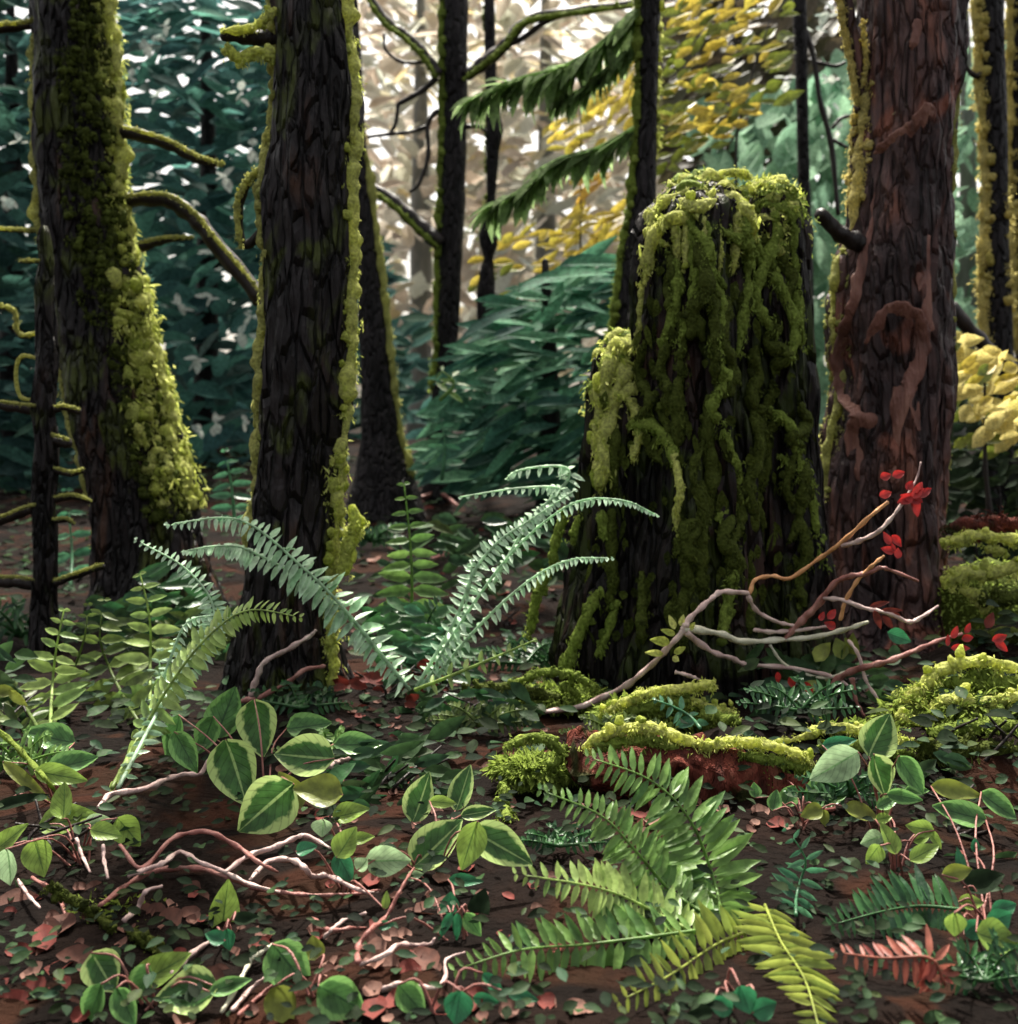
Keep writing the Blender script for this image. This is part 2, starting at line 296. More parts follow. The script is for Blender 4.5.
# ------------------------------------------------------------------ tree builder
class Trunk:
    def __init__(s, edges, Y, amp=.05, seed=0, flare=0.25, fine=.7):
        s.fine = fine
        e = np.array(edges, float); s.py, s.l, s.r, s.Y, s.amp, s.seed = e[:, 0], e[:, 1], e[:, 2], Y, amp, seed
        b = W((s.l[-1] + s.r[-1]) / 2, s.py[-1], Y); s.base = np.array([b[0], Y, gz(b[0], Y)]); s.flare = flare
    def at(s, py):
        l = np.interp(py, s.py, s.l); r = np.interp(py, s.py, s.r)
        return W((l + r) / 2, py, s.Y), (r - l) / 2 * s.Y / F
    def disp(s, ca, sa, z, rad):
        return s.amp * (mnoise.noise(Vector((ca * 2.2, sa * 2.2, z * 1.3 / max(.25, rad * 4) + s.seed))) * 1.6
                        + abs(mnoise.noise(Vector((ca * 6, sa * 6, z * 1.6 + s.seed * 3)))) * 1.2
                        + .9 * abs(mnoise.noise(Vector((ca * 12, sa * 12, z * 2.4 + s.seed)))) + s.fine * mnoise.noise(Vector((ca * 5, sa * 5, z * 9 + s.seed))))
    def bark(s, n=40, top=None):
        pyb = HY + (HC - (s.base[2] - .15)) * F / s.Y; m = max(30, int((pyb - s.py[0]) / 7)); V = []
        for i in range(m):
            py = s.py[0] + (pyb - s.py[0]) * i / (m - 1); c, rad = s.at(py)
            hz = c[2] - s.base[2]; rad *= 1 + s.flare * math.exp(-max(0, hz) / .22)
            for k in range(n):
                a = 2 * math.pi * k / n; ca, sa = math.cos(a), math.sin(a)
                d = s.disp(ca, sa, c[2], rad)
                if hz < .5: d += s.flare * .6 * math.exp(-max(0, hz) / .2) * max(0, math.sin(a * 5 + s.seed)) * .5
                V.append(c + rad * (1 + d) * np.array([ca, sa, 0]))
        V.append(s.at(s.py[0])[0])
        i, j = np.meshgrid(np.arange(m - 1), np.arange(n), indexing='ij'); i = i.ravel(); j = j.ravel(); k = (j + 1) % n
        q = np.stack([i * n + j, (i + 1) * n + j, (i + 1) * n + k, i * n + k], 1); a = np.arange(n)
        return MB().add(V, [q, np.stack([a, (a + 1) % n, np.full(n, m * n)], 1)])
    def moss(s, mb, y0, y1, side, n, size, phi=(-50, 70), hang=1.4, dense=None, gap=None, push=.9, core=None):
        """clumps of moss growing on one side of the trunk"""
        if core:
            P = []; rr = []; m = max(6, int((y1 - y0) / 14))
            for i in range(m):
                py = y0 + (y1 - y0) * i / (m - 1); c, rad = s.at(py); a = math.radians(core[1] + 12 * mnoise.noise(Vector((py * .03, s.seed, 2))))
                P.append(c + np.array([side * math.cos(a), math.sin(a), 0]) * rad * (.98 + s.disp(side * math.cos(a), math.sin(a), c[2], rad))); rr.append(core[0] * s.Y / F * (1 + .9 * mnoise.noise(Vector((py * .035, s.seed, side * 5)))))
            rr[0] *= .3; rr[-1] *= .3; mb.tube(P, rr, 10, rough=.22, m=m * 4)
        for _ in range(n):
            py = R.uniform(y0, y1)
            if gap and mnoise.noise(Vector((py * gap, s.seed, side))) < -.3: continue
            c, rad = s.at(py); a = math.radians(R.uniform(*phi)); d = np.array([side * math.cos(a), math.sin(a), 0])
            r = R.uniform(*size) * .8 * s.Y / F
            p = c + d * (rad * (push + .06 + s.disp(d[0], d[1], c[2], rad)) + r * .25)
            if R.random() < .3: mb.blob(p, (r, r, r * R.uniform(.9, hang)), rot=R.uniform(-.4, .4))
            else:
                ax = nrm(d * R.uniform(.1, .7) + np.array([0, 0, -R.uniform(.3, 1)]) + NR.normal(0, .25, 3))
                k = 9
                ax = nrm(np.tile(d * .35 + np.array([0, 0, -.8]), (k, 1)) + NR.normal(0, .45, (k, 3)))
                mb.dabs(p + NR.normal(0, .5, (k, 3)) * r + d * r * .3, ax, np.tile(d + np.array([0, -.4, .5]), (k, 1)) + NR.normal(0, .5, (k, 3)), r * NR.uniform(.6, 1.5, k), r * NR.uniform(.22, .5, k), cup=.25, n=2)
        return mb
def strip(mb, pts, Y, w, dens=1.0, hang=.3, jit=.35, dabf=.72, core=True):
    """moss clumps along a line through picture points (px, py[, Y])"""
    P = np.array([W(p[0], p[1], p[2] if len(p) > 2 else Y) for p in pts]); L = np.linalg.norm(np.diff(P, axis=0), axis=1).sum()
    wr = w * Y / F; n = max(3, int(dens * 2.2 * L / wr)); C = catmull(P, n * 2)
    if core: mb.tube(C, np.array([.25] + [.62] * 6 + [.25]) * wr, 10, rough=.25, m=max(8, int(L / wr * 2.5)))
    for _ in range(int(n * 1.5)):
        i = R.randrange(len(C)); r = wr * R.uniform(.28, .6)
        p = C[i] + NR.normal(0, jit, 3) * wr * np.array([1, .5, 1])
        if R.random() > dabf: mb.blob(p, (r, r * .8, r * R.uniform(.8, 1.2 + hang)), rot=R.uniform(-.5, .5))
        else:
            k = 14
            ax = nrm(NR.normal(0, .55, (k, 3)) + np.array([0, -.15, -hang * 2])); mb.dabs(p + NR.normal(0, .5, (k, 3)) * r + np.array([0, -r * .5, 0]), ax, NR.normal(0, .4, (k, 3)) + np.array([0, -.7, .7]), r * NR.uniform(.6, 1.5, k), r * NR.uniform(.22, .5, k), cup=.25, n=2)
    return mb
def limb(pts, Y, rad, mat, parent, name='branch', n=8, rough=.12):
    P = [W(p[0], p[1], p[2] if len(p) > 2 else Y) for p in pts]; rr = np.array(rad, float) * Y / F
    return MB().tube(P, rr, n, rough=rough, m=len(P) * 7).build(name, mat, parent)
def inside(poly, x, y):
    c = False; j = len(poly) - 1
    for i in range(len(poly)):
        (xi, yi), (xj, yj) = poly[i], poly[j]
        if (yi > y) != (yj > y) and x < (xj - xi) * (y - yi) / (yj - yi) + xi: c = not c
        j = i
    return c
def crown(mb, poly, Yr, n, L, Wd, ang=(0, 180), up=.8, cup=.2, bend=.2, clump=0.0, tip=.6):
    """leaf clumps through the volume of a crown whose outline is poly; ang = direction of the clumps"""
    xs = [p[0] for p in poly]; ys = [p[1] for p in poly]; C = []; A = []; N = []; LL = []; WW = []; k = 0; g = 0
    while k < n and g < n * 30:
        g += 1; px, py = R.uniform(min(xs), max(xs)), R.uniform(min(ys), max(ys))
        if not inside(poly, px, py): continue
        if clump and mnoise.noise(Vector((px * clump, py * clump, n))) < -.08: continue
        Y = R.uniform(*Yr); a = math.radians(R.uniform(*ang)); l = R.uniform(*L) * Y / F
        C.append(W(px, py, Y)); A.append((math.cos(a), R.uniform(-.4, .4), math.sin(a)))
        N.append((R.gauss(0, .35), -1 + R.gauss(0, .3), up + R.gauss(0, .35))); LL.append(l); WW.append(R.uniform(*Wd) * Y / F); k += 1
    C = np.array(C); A = nrm(A); C = C - A * (np.array(LL) * .5)[:, None]
    return mb.dabs(C, A, N, LL, WW, cup=cup, bend=bend, tip=tip)

# ------------------------------------------------------------------ big trees
def tree1():
    t = Trunk([(-420, -5, 70), (-60, 28, 100), (0, 35, 104), (60, 38, 112), (120, 40, 118), (200, 44, 122), (260, 50, 132), (300, 57, 142), (360, 66, 152),
               (420, 76, 166), (480, 92, 184), (520, 100, 196), (580, 106, 208), (640, 104, 216)], 7.6, .10, 1)
    o = thing('conifer_tree', t.base, 'large leaning dark trunk at left with thick bright moss down its right side', 'tree')
    t.bark(96).build('trunk', BARK, o)
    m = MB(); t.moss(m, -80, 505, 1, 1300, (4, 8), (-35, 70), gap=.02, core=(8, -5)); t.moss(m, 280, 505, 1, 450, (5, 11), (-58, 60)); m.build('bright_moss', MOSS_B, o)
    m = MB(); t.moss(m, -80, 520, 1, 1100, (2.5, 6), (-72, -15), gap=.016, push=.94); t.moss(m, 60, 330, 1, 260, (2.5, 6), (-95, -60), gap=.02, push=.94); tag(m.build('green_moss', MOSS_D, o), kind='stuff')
    m = MB(); t.moss(m, 40, 570, -1, 800, (2.6, 5.6), (-32, 40), gap=.03, core=(7, -14)); m.build('rim_light_moss', MOSS_R, o)
    for pts, r in (([(118, 130), (165, 143), (195, 158), (224, 166)], (7, 6, 5, 2)), ([(125, 200), (165, 200), (192, 216), (215, 243), (262, 300)], (7, 8, 8, 8, 9)),
                   ([(140, 247), (165, 240), (192, 238)], (6, 4, 1.5)), ([(40, 22), (20, 26), (-20, 30)], (5, 5, 6)), ([(48, 228), (30, 231), (-10, 229)], (2, 2, 2)), ([(52, 330), (20, 336), (14, 312), (-6, 306)], (2, 2.4, 2.4, 2))):
        b = limb(pts, 7.6, r, TWIG_D, o)
        mm = MB(); strip(mm, [(x, y - rr * .7) for (x, y), rr in zip(pts, r)], 7.5, 3.2, 1.2, .1, .3); mm.build('branch_moss', MOSS_R, b)
    return t
T1 = tree1()
def tree2():
    t = Trunk([(-420, 276, 346), (-60, 274, 346), (0, 274, 346), (100, 276, 358), (150, 270, 354), (200, 264, 350), (260, 270, 353), (300, 266, 352), (400, 262, 346), (480, 258, 338),
               (560, 250, 334), (620, 244, 334), (700, 240, 338)], 5.5, .10, 4)
    o = thing('conifer_tree', t.base, 'straight dark trunk second from left with moss rims and a mossy stub near the top', 'tree')
    t.bark(96).build('trunk', BARK, o)
    m = MB(); t.moss(m, -80, 560, -1, 850, (2.8, 6), (-32, 50), gap=.02, core=(7.5, -14)); m.build('rim_light_moss', MOSS_R, o)
    m = MB(); t.moss(m, -80, 690, 1, 850, (3, 6.5), (-32, 60), gap=.022, core=(8, -14)); t.moss(m, 440, 700, 1, 150, (4, 9), (-40, 60), gap=.03)
    strip(m, [(352, 505), (356, 530), (348, 548), (345, 575)], 5.35, 11, 1.5); strip(m, [(332, 600), (330, 640), (334, 665), (330, 700)], 5.3, 8, 1.5); m.build('bright_moss', MOSS_B, o)
    b = limb([(276, 40, 5.45), (248, 37, 5.4), (222, 36, 5.38)], 5.4, (9, 8, 5), TWIG_D, o)
    mm = MB(); strip(mm, [(222, 31), (248, 29), (262, 22), (276, 8)], 5.35, 7, 1.4); strip(mm, [(226, 44), (238, 58), (262, 52), (274, 62)], 5.35, 9, 1.4, 1.0); mm.build('branch_moss', MOSS_B, b)
    b = limb([(270, 165), (252, 178), (240, 205), (243, 245), (262, 232)], 5.5, (5, 4, 4, 4, 5), TWIG_D, o)
    mm = MB(); strip(mm, [(266, 165), (248, 180), (237, 205), (241, 248)], 5.45, 5, 1.3); mm.build('branch_moss', MOSS_R, b)
    return t
T2 = tree2()
def tree3():
    t = Trunk([(-420, 330, 346), (-60, 338, 354), (150, 350, 366), (200, 353, 372), (260, 357, 380), (330, 360, 388), (400, 362, 396), (440, 361, 402), (490, 354, 416)], 12, .07, 7)
    o = thing('young_tree', t.base, 'slender leaning trunk half hidden behind the second dark trunk', 'tree')
    t.bark(24).build('trunk', BARK_FAR, o)
    m = MB(); t.moss(m, 150, 480, 1, 300, (2.2, 4.6), (-30, 40), gap=.03, core=(4.5, -14)); m.build('rim_light_moss', MOSS_R, o)
tree3()
def tree4():
    t = Trunk([(-420, 450, 472), (-60, 444, 468), (0, 443, 467), (100, 444, 467), (200, 441, 465), (300, 438, 460), (360, 437, 456), (400, 431, 452), (450, 427, 452), (500, 424, 458)], 13, .07, 9)
    o = thing('young_tree', t.base, 'slim dark trunk in the pale gap, green moss on its left side and crooked limbs', 'tree')
    t.bark(26).build('trunk', BARK_FAR, o)
    m = MB(); t.moss(m, -60, 390, -1, 420, (2.6, 5.5), (-35, 60), core=(5, 0)); m.build('green_moss', MOSS_G, o)
    for pts, r in (([(438, 75), (425, 55), (405, 35), (385, 20), (362, -15)], (6, 5, 5, 5, 4)), ([(440, 243), (420, 226), (395, 203), (372, 188), (350, 176)], (9, 8, 7, 6, 6)),
                   ([(437, 78), (420, 92), (398, 104)], (3.5, 3, 2.5)), ([(398, 104), (396, 122), (390, 134)], (2.2, 2, 1.6)),
                   ([(438, 110), (428, 124), (428, 155), (420, 182), (410, 192)], (2.6, 2.4, 2.2, 2, 1.6)), ([(428, 126), (410, 132), (390, 134), (368, 137)], (2.2, 2, 2, 1.6)),
                   ([(424, 62), (402, 62), (386, 50), (384, 34)], (2, 1.8, 1.6, 1.4)), ([(466, 76), (485, 62), (506, 44), (528, 20), (570, 12), (632, 4)], (6, 7, 6, 5, 5, 4)), ([(504, 44), (520, 40), (545, 22), (566, 14)], (3, 3, 3, 2.4)),
                   ([(465, 127), (478, 126), (486, 131)], (2.6, 2.4, 2))):
        b = limb(pts, 12.9, r, TWIG_D, o)
        if r[0] > 4:
            mm = MB(); strip(mm, [(x - 2, y + rr * .4) for (x, y), rr in zip(pts, r)], 12.8, 4, 1.0, .1, .35); mm.build('branch_moss', MOSS_G, b)
tree4()
def tree5():
    t = Trunk([(-420, 484, 494), (-60, 484, 494), (0, 484, 494), (60, 485, 496), (100, 486, 496), (130, 486, 503), (160, 486, 498), (200, 487, 495), (222, 482, 496), (240, 479, 498), (258, 484, 493), (275, 480, 494), (295, 477, 495), (320, 477, 494), (500, 474, 492)], 14.5, .12, 12)
    o = thing('young_tree', t.base, 'thin knobby trunk standing in the pale gap beside the slim mossy trunk', 'tree')
    t.bark(20).build('trunk', BARK_FAR, o)
    m = MB(); t.moss(m, -40, 240, -1, 110, (1.6, 3.4), (-20, 40), gap=.03); m.build('green_moss', MOSS_G, o)
tree5()
def tree6():
    t = Trunk([(-420, 652, 676), (-60, 641, 664), (0, 639, 661), (100, 639, 657), (200, 632, 655), (260, 621, 645), (340, 613, 636), (400, 606, 630), (560, 596, 624)], 9, .07, 15)
    o = thing('hemlock_tree', t.base, 'slim trunk rising behind the left of the stump with drooping green boughs', 'tree')
    t.bark(26).build('trunk', BARK_FAR, o)
    m = MB(); t.moss(m, -60, 340, -1, 460, (2.6, 6), (-30, 60), gap=.02, core=(5, 0)); m.build('green_moss', MOSS_G, o)
    m = MB(); t.moss(m, 0, 160, 1, 70, (3, 6), (-20, 60), gap=.04); m.build('bright_moss', MOSS_B, o)
    for spine, hg in (([(640, 8), (600, 45), (560, 68), (520, 78), (474, 96)], 46), ([(636, 128), (600, 148), (560, 160), (530, 184), (494, 204)], 38), ([(640, 40), (612, 66), (584, 88), (560, 96)], 28)):
        P = catmull([W(x, y, 9.0 + i * .12) for i, (x, y) in enumerate(spine)], 44); mb = MB().tube(P[::6], np.linspace(.03, .008, 8), 6)
        for i, p in enumerate(P):
            T = nrm(P[min(i + 1, 43)] - P[max(i - 1, 0)])
            for _ in range(5):
                a = nrm(T * R.uniform(.2, 1) + np.array([R.uniform(-.3, .2), R.uniform(-.6, .6), R.uniform(-1.0, .15)])); l = R.uniform(.4, 1.1) * hg * 9 / F
                mb.dabs(p, a, np.array([R.uniform(-.3, .3), -.6, 1.3]), l, l * .3, cup=.15, bend=.3, tip=.6)
        mb.build('bough', C_HEM, o)
tree6()
def tree8():
    t = Trunk([(-420, 790, 803), (-60, 793, 806), (0, 793, 806), (120, 797, 808), (250, 799, 812), (330, 800, 814), (520, 800, 818)], 13, .08, 18)
    o = thing('young_tree', t.base, 'thin grey trunk rising behind the right side of the stump', 'tree')
    t.bark(18).build('trunk', BARK_FAR, o)
    for pts, r in (([(806, 30), (814, 60), (820, 100), (832, 150), (838, 215)], (2.5, 2.6, 2.6, 3, 2)), ([(815, 62), (835, 66), (846, 62)], (2, 2, 1.5)), ([(832, 128), (842, 118), (852, 116)], (2, 2, 1.5)), ([(833, 140), (848, 148)], (2, 1.6))):
        limb(pts, 13, r, TWIG_D, o)
tree8()
def tree9():
    t = Trunk([(-420, 870, 960), (-60, 866, 964), (0, 866, 962), (60, 864, 958), (120, 860, 953), (180, 856, 948), (230, 849, 946), (260, 841, 946), (320, 831, 944), (380, 836, 944), (430, 829, 942), (500, 821, 940), (560, 819, 938), (620, 812, 938), (680, 802, 948)], 6.6, .10, 22)
    o = thing('conifer_tree', t.base, 'massive reddish brown trunk at right with winding rusty bark ridges', 'tree')
    t.bark(96).build('trunk', BARK_RED, o)
    b = limb([(866, 110), (860, 78), (850, 34), (842, -20), (836, -90)], 6.55, (10, 9, 8, 8, 7), BARK_RED, o, 'limb', 12)
    mm = MB(); strip(mm, [(838, -10), (844, 30), (852, 70), (856, 104)], 6.5, 5.5, 1.6); strip(mm, [(862, 20), (866, 60), (862, 90)], 6.5, 4, 1.2); mm.build('limb_moss', MOSS_Y, b)
    b = limb([(860, 244, 6.4), (838, 232, 6.35), (819, 212, 6.3)], 6.4, (10, 8, 6.5), TWIG_D, o, 'branch_stub', 10)
    m = MB(); t.moss(m, 85, 235, -1, 380, (2.8, 5.4), (-30, 45), gap=.02, core=(7, -14)); m.build('yellow_moss', MOSS_Y, o)
    m = MB(); t.moss(m, 235, 500, -1, 420, (2.4, 4.6), (-28, 40), gap=.02, core=(5, -12)); t.moss(m, -20, 560, 1, 420, (2, 4.2), (-24, 40), gap=.03, core=(4, -10)); m.build('rim_light_moss', MOSS_R, o)
    def onsurf(px, py):
        c, rad = t.at(py); x = W(px, py, 6.3)[0]; dx = max(-.95, min(.95, (x - c[0]) / rad)); sa = -math.sqrt(1 - dx * dx); return 6.6 + rad * sa * (.995 + t.disp(dx, sa, c[2], rad))
    def ridge(pts, r, mat, name='bark_ridge'):
        P = [W(x, y, onsurf(x, y)) for x, y in pts]; MB().tube(P, np.array(r) * 1.7 * 6.3 / F, 16, rough=.10, m=len(P) * 10, thin=.2).build(name, mat, o)
    ridge([(893, 172), (880, 195), (878, 230), (868, 275), (862, 310), (846, 350), (850, 390), (866, 415), (858, 440), (862, 480)], (2, 4, 6, 9, 10, 8, 9, 10, 8, 3), RIDGE)
    ridge([(870, 345), (878, 325), (892, 312), (908, 315), (918, 335), (914, 365), (900, 400), (893, 440), (892, 480)], (4, 5, 6, 7, 7, 7, 6, 4, 2), RIDGE)
    ridge([(908, 380), (914, 405), (920, 430)], (5, 4, 2), RIDGE); ridge([(855, 392), (848, 425), (852, 455)], (4, 4, 2), RIDGE)
    ridge([(930, 105), (915, 130), (890, 150), (876, 165)], (4, 7, 8, 4), RIDGE); ridge([(918, 20), (916, 45), (905, 62)], (3, 5, 2), RIDGE); ridge([(926, 235), (924, 280), (930, 330)], (3, 5, 3), RIDGE)
    ridge([(897, 174), (882, 182), (875, 205), (880, 228), (874, 240)], (2, 3, 4, 4, 3), RIDGE_PALE); ridge([(906, 105), (895, 118), (880, 130)], (2, 3, 2), RIDGE_PALE); ridge([(846, 380), (848, 405)], (2.5, 1.5), RIDGE_PALE)
tree9()
def tree10():
    for e, Y, lab, sd in (([(-420, 968, 996), (-60, 974, 1002), (0, 976, 1002), (100, 980, 1005), (180, 986, 1007), (270, 982, 1008), (340, 985, 1012), (500, 984, 1016)], 10, 'narrow dark trunk near right edge crusted with yellow moss', 30),
                          ([(-420, 1040, 1062), (-60, 1016, 1036), (0, 1010, 1032), (150, 1008, 1036), (350, 1016, 1046), (500, 1020, 1052)], 10.6, 'dark trunk cut off by the right edge behind the yellow mossed one', 33)):
        t = Trunk(e, Y, .08, sd); o = thing('young_tree', t.base, lab, 'tree'); t.bark(26).build('trunk', BARK_FAR, o)
        m = MB(); t.moss(m, -40, 350, -1, 330, (3, 6), (-50, 50), gap=.035, core=(5, -10)); t.moss(m, 180, 330, 1, 60, (3, 6), (-70, 20), gap=.03); m.build('yellow_moss', MOSS_Y, o)
        if sd == 30:
            limb([(990, 66), (976, 76), (962, 62)], 9.95, (4, 3, 2), TWIG_D, o); limb([(950, 306, 9.6), (975, 335, 9.6), (1000, 360, 9.6), (1030, 378, 9.6)], 9.7, (7, 7, 7, 7), TWIG_D, o)
tree10()
def snag():
    t = Trunk([(226, 41, 47), (236, 38, 50), (262, 40, 53), (300, 35, 52), (350, 38, 57), (400, 34, 54), (450, 36, 57), (500, 33, 54), (560, 36, 56), (600, 34, 54), (655, 32, 57)], 6.4, .2, 40)
    o = thing('dead_snag', t.base, 'thin dead snag with short side branches standing left of the leaning trunk', 'tree')
    t.bark(30).build('trunk', BARK, o)
    for pts, r in (([(36, 410), (18, 408), (-20, 402)], (5, 5, 4)), ([(36, 508), (18, 514), (-20, 530)], (5, 5, 5)), ([(36, 585), (15, 582), (-20, 582)], (6, 6, 6)), ([(54, 410), (64, 408), (80, 412)], (4, 3, 3)), ([(52, 440), (70, 444)], (6, 5)),
                   ([(54, 470), (70, 474), (84, 471)], (3, 3, 2)), ([(54, 500), (72, 497), (92, 502)], (3.4, 3, 2)), ([(52, 522), (66, 520), (74, 524)], (3, 2.4, 1.6)), ([(54, 584), (72, 577), (104, 566)], (4, 3.4, 3)), ([(40, 262), (20, 262)], (2, 1.4))):
        b = limb(pts, 6.4, r, TWIG_D, o); mm = MB(); strip(mm, [(x, y - rr * .9) for (x, y), rr in zip(pts, r)], 6.35, 2.6, 1.2, .05, .25); mm.build('branch_moss', MOSS_R, b)
    b = limb([(36, 400), (20, 396), (16, 370), (22, 356), (36, 358)], 6.4, (2, 2, 2, 2, 2), MOSS_R, o)
snag()

# ------------------------------------------------------------------ mossy stump
def stump():
    lobes = [Trunk([(180, 694, 712), (184, 682, 722), (194, 666, 734), (212, 652, 744), (240, 642, 748), (320, 634, 748), (420, 630, 750), (520, 624, 752), (620, 610, 756), (690, 594, 762)], 5.55, .17, 51, .05, .3),
             Trunk([(186, 762, 778), (192, 752, 788), (206, 742, 797), (236, 734, 803), (320, 730, 808), (420, 728, 811), (520, 726, 820), (620, 722, 832), (690, 716, 846)], 5.7, .17, 57, .05, .3),
             Trunk([(338, 612, 630), (344, 604, 640), (358, 598, 650), (400, 592, 656), (480, 584, 660), (560, 576, 664), (620, 568, 668), (690, 556, 676)], 5.6, .2, 63, .05, .3)]
    t = lobes[0]; o = thing('mossy_stump', t.base, 'tall rotten stump with two lobes draped in hanging green moss at centre right', 'stump')
    body = MB()
    for l in lobes:
        q = l.bark(72); body.add(np.vstack(q.v), q.f)
    body.build('stump_body', STUMP, o)
    def S(px, py, out=1.02):
        best = None; near = None
        for l in lobes:
            if py < l.py[0] - 6: continue
            c, rad = l.at(py); x = W(px, py, l.Y - .2)[0]; dx = (x - c[0]) / rad; dd = abs(dx)
            xo = x - c[0]; q = -math.sqrt(max(0.02, 1 - dx * dx)) * rad
            for _ in range(4):
                rr = math.hypot(xo, q) + 1e-6; rt = rad * (out + l.disp(xo / rr, q / rr, c[2], rad)); q = -math.sqrt(max((.12 * rt) ** 2, rt * rt - xo * xo))
            y = l.Y + q; dd = abs(xo) / rt
            if near is None or dd < near[0]: near = (dd, y)
            if dd < 1.02 and (best is None or y < best): best = y
        if best is None: best = near[1] if near else 5.5
        return (px, py, best)
    EL = lambda y: min(np.interp(y, l.py, l.l) for l in lobes if y >= l.py[0]); ER = lambda y: max(np.interp(y, l.py, l.r) for l in lobes if y >= l.py[0])
    def drape(name, mat, paths, dens=1.3):
        for w, pts in paths: strip(MB(), [S(*p) for p in pts], 5.3, w, dens, .5, .3).build(name, mat, o)
    drape('bright_moss', MOSS_B, [(12, [(652, 240), (655, 215), (672, 200), (700, 190)]), (13, [(648, 275), (652, 245), (668, 222), (690, 215)]), (12, [(672, 200), (700, 208), (730, 200), (748, 215), (752, 240)]), (7, [(700, 190), (715, 178), (735, 172), (750, 178)]),
        (7, [(720, 188), (745, 190), (762, 182)]), (15, [(634, 345), (615, 350), (607, 375), (603, 400), (600, 430)]), (14, [(632, 352), (622, 380), (612, 410), (606, 440), (600, 470)]), (13, [(598, 430), (604, 460), (598, 490)]), (7, [(626, 395), (640, 425), (632, 460)]),
        (7, [(648, 270), (642, 300), (640, 330), (632, 345)]), (6, [(660, 430), (672, 450), (680, 490), (676, 520), (688, 545)])])
    drape('green_moss', MOSS_G, [(9, [(690, 225), (706, 245), (712, 280), (722, 310), (714, 345)]), (10, [(752, 235), (765, 265), (782, 290), (795, 330), (790, 360)]), (8, [(712, 230), (740, 240), (760, 262)]), (8, [(760, 205), (785, 210), (795, 225)]),
        (9, [(714, 340), (722, 380), (712, 410), (730, 430)]), (9, [(722, 430), (736, 470), (735, 500), (716, 520)]), (8, [(765, 410), (790, 425), (800, 470), (812, 500)]), (9, [(780, 455), (806, 480), (815, 530), (822, 570)]), (10, [(628, 425), (650, 425), (668, 440), (676, 470)]),
        (8, [(565, 510), (556, 540), (552, 565)]), (8, [(580, 515), (574, 545)]), (8, [(602, 510), (604, 540)]), (8, [(548, 570), (536, 600), (530, 635)]), (9, [(598, 590), (585, 620), (572, 650), (568, 675)]), (8, [(618, 600), (605, 640), (590, 660)]), (9, [(735, 570), (728, 600), (722, 640)])])
    for l, yt, kn in ((lobes[0], 192, 80), (lobes[1], 196, 44), (lobes[2], 350, 26)):
        c0, r0 = l.at(yt + 12)
        for k in range(kn):
            a = R.uniform(0, 6.28); q = math.sqrt(R.random()) * 1.2; cen = c0 + np.array([math.cos(a) * r0 * q, math.sin(a) * r0 * q, .085 - .21 * q ** 3])
            tg = np.array([-math.sin(a), math.cos(a), R.uniform(-.5, .3)]) if q > .6 else NR.normal(0, .6, 3) * (1, 1, .2)
            w = R.uniform(.032, .052); m = MB(); P = [cen - tg * .09, cen + (0, 0, .03), cen + tg * .09]; m.tube(P, [w * .3, w, w * 1.1, w, w * .3], 10, rough=.3, m=8)
            C = catmull(P, 12); kk = 110; m.dabs(C[NR.integers(0, 12, kk)] + NR.normal(0, .55, (kk, 3)) * w, NR.normal(0, .5, (kk, 3)) + (0, -.2, -.4), NR.normal(0, .4, (kk, 3)) + (0, -.6, .8), w * NR.uniform(.5, 1.1, kk), w * NR.uniform(.18, .36, kk), cup=.25, n=2)
            m.build('moss_cushion', MOSS_B if k % 3 else MOSS_G, o)
    drape('green_moss', MOSS_G, [(R.uniform(7, 11), [(x, 200), (x + R.uniform(-8, 8), 235), (x + R.uniform(-14, 14), 270 + R.uniform(0, 30)), (x + R.uniform(-16, 16), 310 + R.uniform(0, 60))]) for x in range(664, 800, 26)])
    drape('bright_moss', MOSS_B, [(R.uniform(5, 8), [(x, 203), (x + R.uniform(-6, 6), 225), (x + R.uniform(-10, 10), 245 + R.uniform(0, 40))]) for x in range(660, 740, 15)])
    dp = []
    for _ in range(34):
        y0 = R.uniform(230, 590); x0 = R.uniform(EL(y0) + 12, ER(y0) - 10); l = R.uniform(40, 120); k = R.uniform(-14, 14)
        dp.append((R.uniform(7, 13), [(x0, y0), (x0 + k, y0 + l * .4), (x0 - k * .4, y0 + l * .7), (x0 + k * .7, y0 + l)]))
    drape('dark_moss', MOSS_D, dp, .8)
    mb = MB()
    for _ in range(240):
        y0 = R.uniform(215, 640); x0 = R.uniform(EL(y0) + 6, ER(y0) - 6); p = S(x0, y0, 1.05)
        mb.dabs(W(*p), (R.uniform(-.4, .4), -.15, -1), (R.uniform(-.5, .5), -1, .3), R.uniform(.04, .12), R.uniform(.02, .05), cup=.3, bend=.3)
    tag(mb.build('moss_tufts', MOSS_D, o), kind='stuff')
stump()

